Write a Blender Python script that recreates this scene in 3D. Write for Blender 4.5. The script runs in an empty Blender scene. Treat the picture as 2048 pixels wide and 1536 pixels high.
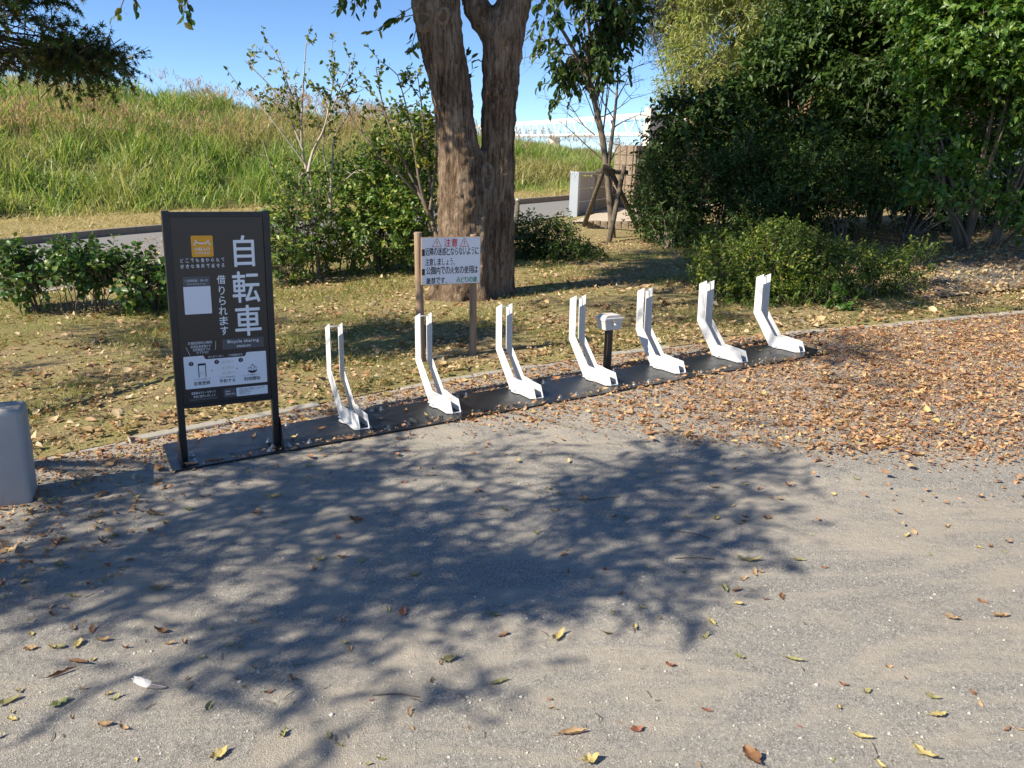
import bpy, math
import numpy as np
from mathutils import Vector, Matrix

# ------------------------------------------------------------------ camera, sky, sun, exposure
sc = bpy.context.scene
F, PITCH, ROLL, H = 1657.0, math.radians(14.92), math.radians(-1.56), 1.6
fw = np.array([0, math.cos(PITCH), -math.sin(PITCH)])
_u0 = np.array([0, math.sin(PITCH), math.cos(PITCH)]); _r0 = np.array([1.0, 0, 0])
upv = math.cos(ROLL) * _u0 + math.sin(ROLL) * _r0
rtv = math.cos(ROLL) * _r0 - math.sin(ROLL) * _u0
cam_data = bpy.data.cameras.new('camera')
cam = bpy.data.objects.new('camera', cam_data)
sc.collection.objects.link(cam)
cam.matrix_world = Matrix(((rtv[0], upv[0], -fw[0], 0), (rtv[1], upv[1], -fw[1], 0), (rtv[2], upv[2], -fw[2], H), (0, 0, 0, 1)))
cam_data.sensor_width = 36.0
cam_data.lens = F / 2048 * 36.0
cam_data.clip_start = 0.05
cam_data.clip_end = 3000
sc.camera = cam

SUN_AZ = math.radians(26.0)          # direction in which shadows fall, from +X towards +Y
SUN_EL = math.radians(38.0)
world = bpy.data.worlds.new('World'); sc.world = world; world.use_nodes = True
wn = world.node_tree.nodes; wl = world.node_tree.links
sky = wn.new('ShaderNodeTexSky'); sky.sky_type = 'NISHITA'; sky.sun_disc = False
sky.sun_elevation = SUN_EL
# the sun stands at azimuth SUN_AZ + 180 deg; the sky's rotation is measured clockwise from +Y
sky.sun_rotation = math.radians(90.0) - (SUN_AZ + math.pi)
sky.air_density = 0.75; sky.dust_density = 0.0; sky.ozone_density = 4.5; sky.altitude = 2000
bg = wn['Background']; bg.inputs['Strength'].default_value = 0.112
hs = wn.new('ShaderNodeHueSaturation'); hs.inputs['Saturation'].default_value = 1.04
wl.new(sky.outputs[0], hs.inputs['Color']); wl.new(hs.outputs[0], bg.inputs['Color'])
sun_data = bpy.data.lights.new('sun', 'SUN'); sun_data.energy = 5.0; sun_data.angle = math.radians(0.53)
sun_data.color = (1.0, 0.90, 0.73)
sun = bpy.data.objects.new('sun', sun_data); sc.collection.objects.link(sun)
sd = Vector((math.cos(SUN_EL) * math.cos(SUN_AZ), math.cos(SUN_EL) * math.sin(SUN_AZ), -math.sin(SUN_EL)))
sun.rotation_euler = sd.to_track_quat('-Z', 'Y').to_euler()
sun.location = (-20, -10, 30)
sc.view_settings.view_transform = 'Standard'; sc.view_settings.look = 'None'
sc.view_settings.exposure = 0.82; sc.view_settings.gamma = 1.0
sc.view_settings.use_curve_mapping = False
sc.render.engine = 'CYCLES'
cy = sc.cycles
cy.max_bounces = 7; cy.diffuse_bounces = 3; cy.glossy_bounces = 2; cy.transmission_bounces = 4; cy.transparent_max_bounces = 4
cy.use_denoising = True
cy.caustics_reflective = False; cy.caustics_refractive = False

# ------------------------------------------------------------------ where things stand
TH = 0.5                                             # direction of the row of racks
DX, DY = math.cos(TH), math.sin(TH)
P0 = (-0.848, 4.820)                                 # right toe of the first rack
SLOPE = 0.047
def gz(x, y):
    s = (np.asarray(x, float) - P0[0]) * DX + (np.asarray(y, float) - P0[1]) * DY
    s = np.where(s > 14, 14 + 6 * (1 - np.exp(-np.maximum(s - 14, 0) / 6)), s)
    s = np.where(s < -6, -6 - 4 * (1 - np.exp(-np.maximum(-s - 6, 0) / 4)), s)
    return SLOPE * s
def ray(px, py):
    return fw + rtv * (px - 1024) / F - upv * (py - 768) / F
def A(px, py, Y):
    v = ray(px, py); return v * (Y / v[1]) + np.array([0, 0, H])
def G(px, py):
    v = ray(px, py); lo, hi = 0.1, 400.0
    for _ in range(50):
        m = (lo + hi) / 2
        if H + v[2] * m > gz(v[0] * m, v[1] * m): lo = m
        else: hi = m
    return np.array([v[0] * lo, v[1] * lo, float(gz(v[0] * lo, v[1] * lo))])
def project(p):
    d = np.asarray(p, float) - np.array([0, 0, H]); z = d @ fw
    return np.stack([1024 + F * (d @ rtv) / z, 768 - F * (d @ upv) / z], -1)

# ------------------------------------------------------------------ helpers
COL = sc.collection
def tag(o, label=None, cat=None, group=None, kind=None):
    if label: o['label'] = label
    if cat: o['category'] = cat
    if group: o['group'] = group
    if kind: o['kind'] = kind
    return o
def empty(name, loc=(0, 0, 0), rz=0.0):
    o = bpy.data.objects.new(name, None); COL.objects.link(o)
    o.location = [float(c) for c in loc]; o.rotation_euler = (0, 0, rz); o.empty_display_size = 0.1
    return o
def link(name, me, mat=None, parent=None, smooth=False):
    if mat is not None: me.materials.append(mat)
    if smooth: me.polygons.foreach_set('use_smooth', [True] * len(me.polygons))
    o = bpy.data.objects.new(name, me); COL.objects.link(o)
    if parent is not None: o.parent = parent
    return o
def np_mesh(name, V, faces, mat=None, parent=None, smooth=False):
    """faces: list of integer arrays (m,k), one per face size"""
    V = np.asarray(V, np.float32)
    if not isinstance(faces, (list, tuple)): faces = [faces]
    faces = [np.asarray(f, np.int32) for f in faces if len(f)]
    me = bpy.data.meshes.new(name)
    me.vertices.add(len(V)); me.vertices.foreach_set('co', V.ravel())
    loops = np.concatenate([f.ravel() for f in faces])
    tot = np.concatenate([np.full(len(f), f.shape[1], np.int32) for f in faces])
    start = np.concatenate([[0], np.cumsum(tot)[:-1]]).astype(np.int32)
    me.loops.add(len(loops)); me.loops.foreach_set('vertex_index', loops)
    me.polygons.add(len(tot)); me.polygons.foreach_set('loop_start', start); me.polygons.foreach_set('loop_total', tot)
    me.update(calc_edges=True); me.validate()
    return link(name, me, mat, parent, smooth)
class MB:
    def __init__(s): s.v = []; s.f = []
    def add(s, v, f):
        n = len(s.v); s.v += [tuple(float(c) for c in p) for p in v]; s.f += [tuple(i + n for i in q) for q in f]; return s
    def box(s, x0, x1, y0, y1, z0, z1):
        return s.add([(x0, y0, z0), (x1, y0, z0), (x1, y1, z0), (x0, y1, z0), (x0, y0, z1), (x1, y0, z1), (x1, y1, z1), (x0, y1, z1)],
                     [(0, 3, 2, 1), (4, 5, 6, 7), (0, 1, 5, 4), (1, 2, 6, 5), (2, 3, 7, 6), (3, 0, 4, 7)])
    def prism(s, pts, axis, a, b):
        """closed outline pts (2-D) extruded along axis from a to b"""
        n = len(pts)
        mk = {'x': lambda p, t: (t, p[0], p[1]), 'y': lambda p, t: (p[0], t, p[1]), 'z': lambda p, t: (p[0], p[1], t)}[axis]
        v = [mk(p, a) for p in pts] + [mk(p, b) for p in pts]
        f = [tuple(range(n))[::-1], tuple(range(n, 2 * n))] + [(i, (i + 1) % n, n + (i + 1) % n, n + i) for i in range(n)]
        return s.add(v, f)
    def tube(s, pts, rad, n=10):
        V, Q = tube_arrays([(np.asarray(pts, float), np.asarray(rad, float) if np.ndim(rad) else np.full(len(pts), rad))], n)
        s.add(V, [tuple(q) for q in Q])
        m = len(pts); b = len(s.v) - m * n
        s.f += [tuple(b + i for i in range(n))[::-1], tuple(b + (m - 1) * n + i for i in range(n))]
        return s
    def build(s, name, mat=None, parent=None, bevel=0, smooth=False, seg=2):
        me = bpy.data.meshes.new(name); me.from_pydata(s.v, [], s.f); me.update()
        o = link(name, me, mat, parent, smooth)
        fix_normals(me)
        if bevel:
            m = o.modifiers.new('bevel', 'BEVEL'); m.width = bevel; m.segments = seg; m.limit_method = 'ANGLE'; m.angle_limit = 0.6
        return o
def fix_normals(me):
    import bmesh
    bm = bmesh.new(); bm.from_mesh(me); bmesh.ops.recalc_face_normals(bm, faces=bm.faces); bm.to_mesh(me); bm.free()
def norm(a):
    a = np.asarray(a, float); return a / np.maximum(np.linalg.norm(a, axis=-1, keepdims=True), 1e-9)
def tube_arrays(lines, n=6):
    Vs, Qs, off = [], [], 0
    ang = np.arange(n) * 2 * np.pi / n
    for P, R in lines:
        P = np.asarray(P, float); m = len(P)
        T = norm(np.gradient(P, axis=0))
        ref = np.array([0.0, 0, 1.0]) if abs(T[0][2]) < 0.9 else np.array([1.0, 0, 0])
        U = norm(np.cross(T, ref)); W = np.cross(T, U)
        ring = P[:, None] + np.asarray(R)[:, None, None] * (U[:, None] * np.cos(ang)[None, :, None] + W[:, None] * np.sin(ang)[None, :, None])
        Vs.append(ring.reshape(-1, 3))
        i = np.arange(m - 1)[:, None] * n; j = np.arange(n)[None, :]; j2 = (j + 1) % n
        Qs.append(np.stack([i + j, i + j2, i + n + j2, i + n + j], -1).reshape(-1, 4) + off)
        off += m * n
    return np.concatenate(Vs), np.concatenate(Qs)
def copy_tree(o, parent=None):
    c = o.copy(); COL.objects.link(c); c.parent = parent
    for ch in list(o.children): copy_tree(ch, c)
    return c
def resample(poly, n):
    P = np.asarray(poly, float); L = np.concatenate([[0], np.cumsum(np.linalg.norm(np.diff(P, axis=0), axis=1))])
    t = np.linspace(0, L[-1], n)
    return np.stack([np.interp(t, L, P[:, k]) for k in range(P.shape[1])], -1)
def smooth_line(P, n, it=3):
    P = np.asarray(P, float)
    for _ in range(it):
        Q = np.empty((2 * len(P) - 2 + 2, P.shape[1])); Q[0] = P[0]; Q[-1] = P[-1]
        Q[1:-1:2] = 0.75 * P[:-1] + 0.25 * P[1:]; Q[2:-1:2] = 0.25 * P[:-1] + 0.75 * P[1:]
        P = Q
    return resample(P, n)
# small value noise for scattering
_nt = np.random.default_rng(7).random((64, 64, 64))
def vnoise(P, scale=1.0):
    p = np.asarray(P, float) * scale + 500.0
    i = np.floor(p).astype(int); f = p - i; f = f * f * (3 - 2 * f); r = 0
    for a in (0, 1):
        for b in (0, 1):
            for c in (0, 1):
                w = (f[..., 0] if a else 1 - f[..., 0]) * (f[..., 1] if b else 1 - f[..., 1]) * (f[..., 2] if c else 1 - f[..., 2])
                r = r + w * _nt[(i[..., 0] + a) % 64, (i[..., 1] + b) % 64, (i[..., 2] + c) % 64]
    return r
def vnoise2(x, y, scale=1.0):
    return vnoise(np.stack([x, y, np.zeros_like(x)], -1), scale)

# ------------------------------------------------------------------ materials
class N:
    def __init__(s, name):
        s.m = bpy.data.materials.new(name); s.m.use_nodes = True; s.t = s.m.node_tree; s.n = s.t.nodes; s.l = s.t.links
        s.b = s.n['Principled BSDF']; s.out = s.n['Material Output']
    def new(s, t, **k):
        n = s.n.new(t)
        for a, b in k.items(): setattr(n, a, b)
        return n
    def coord(s, kind='Object', scale=None):
        c = s.new('ShaderNodeTexCoord').outputs[kind]
        if scale is not None:
            mp = s.new('ShaderNodeMapping'); mp.inputs['Scale'].default_value = scale; s.l.new(c, mp.inputs[0]); return mp.outputs[0]
        return c
    def noise(s, co, scale, detail=4, rough=0.55, dist=0):
        n = s.new('ShaderNodeTexNoise'); n.inputs['Scale'].default_value = scale; n.inputs['Detail'].default_value = detail
        n.inputs['Roughness'].default_value = rough; n.inputs['Distortion'].default_value = dist
        if co is not None: s.l.new(co, n.inputs['Vector'])
        return n.outputs['Fac']
    def ramp(s, fac, stops, interp='LINEAR'):
        r = s.new('ShaderNodeValToRGB'); r.color_ramp.interpolation = interp
        e = r.color_ramp.elements
        while len(e) < len(stops): e.new(0.5)
        for el, (p, c) in zip(e, stops):
            el.position = p; el.color = (*c, 1) if len(c) == 3 else c
        if fac is not None: s.l.new(fac, r.inputs[0])
        return r.outputs[0]
    def mix(s, fac, a, b, blend='MIX'):
        m = s.new('ShaderNodeMix', data_type='RGBA', blend_type=blend)
        for sock, v in ((m.inputs[0], fac), (m.inputs[6], a), (m.inputs[7], b)):
            if hasattr(v, 'is_output'): s.l.new(v, sock)
            elif isinstance(v, (int, float)): sock.default_value = v
            else: sock.default_value = (*v, 1)
        return m.outputs[2]
    def math(s, op, a, b=0.0):
        m = s.new('ShaderNodeMath', operation=op)
        for sock, v in ((m.inputs[0], a), (m.inputs[1], b)):
            if hasattr(v, 'is_output'): s.l.new(v, sock)
            else: sock.default_value = v
        return m.outputs[0]
    def bump(s, h, dist=0.01, strength=1.0):
        b = s.new('ShaderNodeBump'); b.inputs['Distance'].default_value = dist; b.inputs['Strength'].default_value = strength
        s.l.new(h, b.inputs['Height']); s.l.new(b.outputs[0], s.b.inputs['Normal']); return b
    def color(s, c):
        if hasattr(c, 'is_output'): s.l.new(c, s.b.inputs['Base Color'])
        else: s.b.inputs['Base Color'].default_value = (*c, 1)
        return s
    def set(s, rough=0.6, metal=0.0, spec=0.5):
        s.b.inputs['Roughness'].default_value = rough; s.b.inputs['Metallic'].default_value = metal
        s.b.inputs['Specular IOR Level'].default_value = spec; return s
def plain(name, c, rough=0.6, metal=0.0, spec=0.5, var=0.0, vscale=8, bump=0.0, bscale=60):
    n = N(name); n.set(rough, metal, spec)
    if var:
        co = n.coord(); f = n.noise(co, vscale, 5)
        n.color(n.mix(f, tuple(x * (1 - var) for x in c), tuple(min(1, x * (1 + var)) for x in c)))
    else: n.color(c)
    if bump: n.bump(n.noise(n.coord(), bscale, 4), bump)
    return n.m
def leaf_mat(name, stops, trans=0.35, rough=0.5, spec=0.35, patch=None, pscale=0.6):
    n = N(name); n.set(rough, 0, spec)
    g = n.new('ShaderNodeNewGeometry')
    c = n.ramp(g.outputs['Random Per Island'], stops)
    if patch:
        f = n.noise(n.coord('Object'), pscale, 3); f2 = n.ramp(f, [(0.47, (0, 0, 0)), (0.6, (1, 1, 1))])
        c = n.mix(n.math('MULTIPLY', f2, patch[1]), c, patch[0])
    n.color(c)
    if trans:
        t = n.new('ShaderNodeBsdfTranslucent'); n.l.new(n.mix(1.0, c, (1.25, 1.2, 0.7), 'MULTIPLY'), t.inputs[0])
        mx = n.new('ShaderNodeMixShader'); mx.inputs[0].default_value = trans
        n.l.new(n.b.outputs[0], mx.inputs[1]); n.l.new(t.outputs[0], mx.inputs[2]); n.l.new(mx.outputs[0], n.out.inputs[0])
    return n.m

M = {}
def build_materials():
    # sandy asphalt
    n = N('sandy_asphalt'); n.set(0.95, 0, 0.2); co = n.coord('Object')
    v = n.new('ShaderNodeTexVoronoi'); v.inputs['Scale'].default_value = 190; n.l.new(co, v.inputs['Vector'])
    v2 = n.new('ShaderNodeTexVoronoi'); v2.inputs['Scale'].default_value = 85; n.l.new(co, v2.inputs['Vector'])
    agg = n.ramp(v.outputs['Color'], [(0.0, (0.14, 0.135, 0.125)), (0.4, (0.30, 0.29, 0.27)), (0.8, (0.41, 0.39, 0.36)), (1.0, (0.76, 0.73, 0.67))])
    stone = n.ramp(v2.outputs['Color'], [(0.0, (0.62, 0.62, 0.62)), (0.12, (1, 1, 1)), (0.9, (1, 1, 1)), (1.0, (1.5, 1.48, 1.42))])
    agg = n.mix(1.0, agg, stone, 'MULTIPLY')
    fine = n.noise(co, 420, 3, 0.7)
    sand = n.ramp(fine, [(0.2, (0.40, 0.355, 0.29)), (0.8, (0.57, 0.515, 0.435))])
    big = n.noise(co, 0.9, 6, 0.65, 1.2); med = n.noise(n.coord('Object', (1.0, 3.0, 1)), 1.6, 6, 0.65, 2.2)
    m1 = n.math('ADD', n.math('MULTIPLY', big, 0.5), n.math('MULTIPLY', med, 0.5))
    msk = n.ramp(n.math('ADD', m1, n.math('MULTIPLY', n.math('SUBTRACT', fine, 0.5), 0.3)), [(0.45, (0.08, 0.08, 0.08)), (0.60, (0.92, 0.92, 0.92))])
    base = n.mix(msk, agg, sand)
    dirt = n.ramp(n.noise(co, 0.5, 5), [(0.35, (0.88, 0.87, 0.86)), (0.7, (1.0, 1.0, 1.0))])
    spots = n.ramp(n.noise(co, 11, 4, 0.6), [(0.62, (1, 1, 1)), (0.75, (0.82, 0.80, 0.78))])
    n.color(n.mix(1.0, n.mix(1.0, base, dirt, 'MULTIPLY'), spots, 'MULTIPLY'))
    hgt = n.math('ADD', n.math('MULTIPLY', v.outputs['Distance'], 0.6), n.math('ADD', fine, n.math('MULTIPLY', n.noise(co, 30, 4), 1.6)))
    n.bump(hgt, 0.006, 0.9); M['paving'] = n.m
    # lawn soil with thin dry grass
    n = N('lawn_soil'); n.set(0.95, 0, 0.15); co = n.coord('Object')
    f = n.noise(co, 2.2, 6, 0.65, 0.5); g = n.noise(co, 55, 4, 0.7)
    c = n.mix(n.ramp(f, [(0.38, (0, 0, 0)), (0.62, (1, 1, 1))]), n.ramp(g, [(0.2, (0.16, 0.115, 0.06)), (0.8, (0.44, 0.34, 0.20))]),
              n.ramp(g, [(0.2, (0.14, 0.13, 0.045)), (0.8, (0.44, 0.39, 0.17))]))
    n.color(c); n.bump(g, 0.02); M['lawn'] = n.m
    # embankment soil
    n = N('embankment_soil'); n.set(0.95, 0, 0.1); co = n.coord('Object'); g = n.noise(co, 9, 5, 0.7)
    n.color(n.ramp(g, [(0.25, (0.07, 0.09, 0.025)), (0.7, (0.20, 0.21, 0.07))])); n.bump(g, 0.05); M['bank'] = n.m
    n = N('dry_verge'); n.set(0.95, 0, 0.1); co = n.coord('Object'); g = n.noise(co, 14, 5, 0.7)
    n.color(n.ramp(g, [(0.25, (0.16, 0.14, 0.05)), (0.7, (0.42, 0.33, 0.16))])); n.bump(g, 0.03); M['verge'] = n.m
    n = N('road_asphalt'); n.set(0.9, 0, 0.25); co = n.coord('Object'); g = n.noise(co, 90, 3, 0.7); b = n.noise(co, 0.5, 4)
    n.color(n.mix(n.math('MULTIPLY', b, 0.5), n.ramp(g, [(0.2, (0.14, 0.14, 0.145)), (0.8, (0.24, 0.235, 0.23))]), (0.27, 0.26, 0.24))); n.bump(g, 0.004); M['road'] = n.m
    n = N('path_asphalt'); n.set(0.9, 0, 0.25); co = n.coord('Object'); g = n.noise(co, 120, 3, 0.7); b = n.noise(co, 0.9, 5, 0.6)
    n.color(n.mix(n.ramp(b, [(0.4, (0, 0, 0)), (0.65, (1, 1, 1))]), n.ramp(g, [(0.2, (0.08, 0.085, 0.09)), (0.8, (0.17, 0.17, 0.17))]), (0.24, 0.18, 0.12))); n.bump(g, 0.004); M['path'] = n.m
    def concrete(name, c, sc_=6, var=0.25, b=0.004):
        n = N(name); n.set(0.9, 0, 0.25); co = n.coord('Object'); a = n.noise(co, sc_, 6, 0.65, 0.3); g = n.noise(co, 140, 3, 0.7)
        k = n.mix(a, tuple(x * (1 - var) for x in c), tuple(min(1, x * (1 + var)) for x in c))
        st = n.noise(n.coord('Object', (5, 5, 0.6)), 2.0, 4, 0.6); k = n.mix(n.ramp(st, [(0.52, (0, 0, 0)), (0.75, (0.45, 0.45, 0.45))]), k, tuple(x * 0.45 for x in c))
        n.color(k); n.bump(n.math('ADD', g, n.math('MULTIPLY', a, 2)), b); return n.m
    M['kerb'] = concrete('kerb_concrete', (0.36, 0.34, 0.30)); M['road_kerb'] = concrete('road_kerb_concrete', (0.24, 0.20, 0.165))
    M['wall_concrete'] = concrete('wall_concrete', (0.50, 0.44, 0.36), 2, 0.18); M['ramp'] = concrete('ramp_concrete', (0.50, 0.42, 0.33), 1.5, 0.2)
    M['block'] = concrete('split_block', (0.40, 0.31, 0.225), 14, 0.4, 0.03)
    M['pale_concrete'] = concrete('pale_concrete', (0.62, 0.585, 0.52), 2, 0.12)
    M['bollard'] = concrete('painted_concrete', (0.40, 0.39, 0.365), 4, 0.08, 0.002)
    # bark
    n = N('bark'); n.set(0.95, 0, 0.2)
    a = n.noise(n.coord('Object', (1, 1, 0.10)), 30, 6, 0.7, 0.8); b = n.noise(n.coord('Object', (1, 1, 0.35)), 6, 5, 0.6, 0.4); k = n.noise(n.coord('Object', (1, 1, 0.06)), 150, 4, 0.7)
    mixv = n.math('ADD', n.math('MULTIPLY', a, 0.55), n.math('ADD', n.math('MULTIPLY', b, 0.3), n.math('MULTIPLY', k, 0.15)))
    n.color(n.ramp(mixv, [(0.38, (0.04, 0.025, 0.016)), (0.46, (0.17, 0.112, 0.07)), (0.54, (0.35, 0.255, 0.175)), (0.66, (0.60, 0.48, 0.36))])); n.bump(n.math('ADD', a, n.math('MULTIPLY', k, 0.6)), 0.06, 1.0); M['bark'] = n.m
    n = N('callus'); n.set(0.9, 0, 0.2); a = n.noise(n.coord('Object'), 20, 5); n.color(n.ramp(a, [(0.3, (0.12, 0.085, 0.06)), (0.7, (0.30, 0.22, 0.155))])); n.bump(a, 0.02); M['callus'] = n.m
    M['hollow'] = plain('knot_hollow', (0.11, 0.075, 0.045), 0.95, var=0.4, bump=0.01)
    def wood(name, dark, lite, sc_=30):
        n = N(name); n.set(0.85, 0, 0.25); a = n.noise(n.coord('Object', (1, 1, 0.07)), sc_, 6, 0.65, 0.6); b = n.noise(n.coord('Object'), 4, 4)
        n.color(n.mix(n.math('MULTIPLY', b, 0.6), n.ramp(a, [(0.3, dark), (0.7, lite)]), tuple(0.6 * x for x in lite))); n.bump(a, 0.006); return n.m
    M['post_wood'] = wood('weathered_post', (0.20, 0.13, 0.085), (0.44, 0.32, 0.22)); M['stake_wood'] = wood('stake_wood', (0.055, 0.045, 0.035), (0.20, 0.165, 0.125))
    M['branch'] = wood('grey_branch', (0.10, 0.08, 0.06), (0.26, 0.21, 0.16), 40); M['pale_branch'] = wood('pale_branch', (0.30, 0.25, 0.19), (0.58, 0.51, 0.42), 30)
    M['dark_branch'] = wood('dark_branch', (0.035, 0.027, 0.02), (0.10, 0.08, 0.06), 40)
    # metals and paint
    n = N('black_powder_coat'); n.set(0.38, 0.0, 0.5); co = n.coord('Object'); d = n.noise(co, 5, 6, 0.7)
    n.color(n.mix(n.ramp(d, [(0.45, (0, 0, 0)), (0.8, (0.5, 0.5, 0.5))]), (0.010, 0.011, 0.013), (0.030, 0.030, 0.030)))
    n.l.new(n.ramp(n.noise(co, 9, 5, 0.65), [(0.3, (0.24, 0.24, 0.24)), (0.75, (0.46, 0.46, 0.46))]), n.b.inputs['Roughness']); n.bump(n.noise(co, 320, 2), 0.0006); M['black'] = n.m
    n = N('white_powder_coat'); n.set(0.42, 0, 0.5); co = n.coord('Object'); d = n.noise(co, 7, 6, 0.7)
    n.color(n.mix(n.ramp(d, [(0.5, (0, 0, 0)), (0.85, (0.35, 0.35, 0.35))]), (0.64, 0.65, 0.66), (0.52, 0.50, 0.46)))
    sc_ = n.ramp(n.noise(n.coord('Object', (3, 1, 0.6)), 34, 5, 0.75), [(0.60, (0, 0, 0)), (0.72, (0.55, 0.55, 0.55))]); n.color(n.mix(sc_, n.mix(n.ramp(d, [(0.45, (0, 0, 0)), (0.85, (0.4, 0.4, 0.4))]), (0.64, 0.65, 0.66), (0.50, 0.47, 0.42)), (0.36, 0.34, 0.31))); n.bump(n.noise(co, 300, 2), 0.0005); M['white'] = n.m
    M['zinc'] = plain('zinc_bolt', (0.62, 0.62, 0.60), 0.32, 0.9, var=0.1)
    M['galv'] = plain('galvanised_steel', (0.52, 0.56, 0.60), 0.45, 0.5, var=0.12, vscale=3)
    M['brown_post'] = plain('brown_post_paint', (0.030, 0.021, 0.017), 0.5, var=0.2)
    M['box_plastic'] = plain('grey_box_plastic', (0.62, 0.60, 0.55), 0.5, var=0.06)
    n = N('sign_print'); n.set(0.30, 0, 0.5); n.color((0.030, 0.026, 0.025)); M['panel'] = n.m
    for k, c, r in (('ink_white', (0.80, 0.82, 0.84), 0.4), ('ink_grey', (0.085, 0.085, 0.095), 0.4), ('ink_card', (0.78, 0.80, 0.84), 0.35), ('ink_black', (0.010, 0.011, 0.016), 0.4), ('ink_orange', (0.80, 0.36, 0.012), 0.4),
                    ('ink_pale', (0.62, 0.65, 0.68), 0.4), ('ink_tan', (0.60, 0.50, 0.33), 0.4), ('ink_red', (0.62, 0.03, 0.035), 0.5), ('ink_green', (0.01, 0.26, 0.10), 0.5), ('ink_notice', (0.012, 0.014, 0.03), 0.5)):
        M[k] = plain(k, c, r)
    M['notice_board'] = plain('notice_board_white', (0.78, 0.80, 0.82), 0.4, var=0.05, vscale=3)
    M['plywood'] = plain('plywood_edge', (0.34, 0.19, 0.10), 0.8, var=0.3)
    M['bridge'] = plain('bridge_paint', (0.80, 0.82, 0.83), 0.5, var=0.05, vscale=0.3)
    M['blue_sign'] = plain('blue_sign', (0.03, 0.16, 0.55), 0.4)
    M['plaster'] = plain('white_plaster', (0.74, 0.72, 0.68), 0.9, var=0.1, vscale=1.2)
    M['brown_wall'] = plain('brown_siding', (0.22, 0.12, 0.075), 0.8, var=0.2, vscale=2)
    M['tile'] = plain('roof_tile', (0.17, 0.165, 0.17), 0.55, var=0.3, vscale=4); M['glass'] = plain('window_glass', (0.03, 0.04, 0.05), 0.08, 0, 0.8)
    # foliage
    G_ = lambda *s: [(i / (len(s) - 1), c) for i, c in enumerate(s)]
    M['tall_grass'] = leaf_mat('tall_grass', G_((0.09, 0.175, 0.03), (0.165, 0.29, 0.05), (0.235, 0.365, 0.075), (0.33, 0.42, 0.12), (0.58, 0.55, 0.29)), 0.45, 0.42, 0.4, ((0.46, 0.37, 0.21), 0.6), 0.2)
    M['seed_head'] = leaf_mat('seed_head', G_((0.40, 0.26, 0.17), (0.50, 0.35, 0.23), (0.56, 0.46, 0.32)), 0.45, 0.8, 0.1)
    M['straw'] = leaf_mat('straw', G_((0.14, 0.17, 0.04), (0.36, 0.30, 0.12), (0.52, 0.43, 0.22), (0.62, 0.54, 0.34)), 0.3, 0.6, 0.2)
    M['lawn_grass'] = leaf_mat('lawn_grass', G_((0.09, 0.16, 0.025), (0.16, 0.24, 0.045), (0.30, 0.31, 0.09), (0.55, 0.47, 0.22)), 0.35, 0.5, 0.3)
    M['litter'] = leaf_mat('litter', G_((0.22, 0.105, 0.052), (0.38, 0.20, 0.10), (0.48, 0.28, 0.145), (0.57, 0.375, 0.205), (0.39, 0.19, 0.10), (0.50, 0.295, 0.155), (0.62, 0.45, 0.26), (0.56, 0.43, 0.15)), 0.18, 0.6, 0.3)
    M['crumbs'] = leaf_mat('crumbs', G_((0.19, 0.09, 0.05), (0.32, 0.165, 0.09), (0.42, 0.235, 0.13), (0.30, 0.15, 0.085), (0.48, 0.32, 0.19)), 0.1, 0.8, 0.1)
    M['litter_lawn'] = leaf_mat('litter_lawn', G_((0.20, 0.11, 0.055), (0.36, 0.24, 0.12), (0.50, 0.37, 0.20), (0.60, 0.49, 0.30), (0.40, 0.21, 0.11), (0.66, 0.57, 0.38)), 0.18, 0.6, 0.3)
    M['maple'] = leaf_mat('maple_leaf', G_((0.022, 0.05, 0.010), (0.04, 0.085, 0.015), (0.06, 0.10, 0.02), (0.12, 0.08, 0.02)), 0.3, 0.5, 0.3)
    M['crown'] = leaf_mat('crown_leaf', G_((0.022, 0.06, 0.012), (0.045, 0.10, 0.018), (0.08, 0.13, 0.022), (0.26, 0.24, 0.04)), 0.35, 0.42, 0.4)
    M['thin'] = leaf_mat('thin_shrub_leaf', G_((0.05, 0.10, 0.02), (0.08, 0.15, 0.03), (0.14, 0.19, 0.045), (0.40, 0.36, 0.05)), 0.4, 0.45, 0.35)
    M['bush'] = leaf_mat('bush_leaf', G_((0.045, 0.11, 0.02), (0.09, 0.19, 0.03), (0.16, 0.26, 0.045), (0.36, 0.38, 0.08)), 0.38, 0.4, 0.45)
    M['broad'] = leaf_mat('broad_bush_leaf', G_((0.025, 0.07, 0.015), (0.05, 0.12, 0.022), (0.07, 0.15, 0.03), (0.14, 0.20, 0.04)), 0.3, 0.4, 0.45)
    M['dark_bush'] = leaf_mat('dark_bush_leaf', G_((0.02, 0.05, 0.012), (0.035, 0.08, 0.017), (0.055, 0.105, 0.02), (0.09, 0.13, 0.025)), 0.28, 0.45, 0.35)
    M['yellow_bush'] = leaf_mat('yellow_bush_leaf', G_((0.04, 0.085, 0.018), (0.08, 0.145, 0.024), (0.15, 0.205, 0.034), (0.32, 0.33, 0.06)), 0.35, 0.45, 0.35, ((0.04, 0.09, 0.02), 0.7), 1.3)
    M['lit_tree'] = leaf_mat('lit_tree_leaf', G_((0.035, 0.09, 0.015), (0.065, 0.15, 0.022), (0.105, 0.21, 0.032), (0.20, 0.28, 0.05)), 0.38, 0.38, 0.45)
    M['bamboo'] = leaf_mat('bamboo_leaf', G_((0.12, 0.18, 0.04), (0.22, 0.29, 0.07), (0.34, 0.37, 0.11), (0.48, 0.45, 0.18)), 0.4, 0.5, 0.3)
    M['conifer'] = leaf_mat('conifer_needle', G_((0.03, 0.06, 0.018), (0.06, 0.09, 0.025), (0.12, 0.11, 0.035), (0.22, 0.13, 0.06)), 0.2, 0.6, 0.2)
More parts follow.
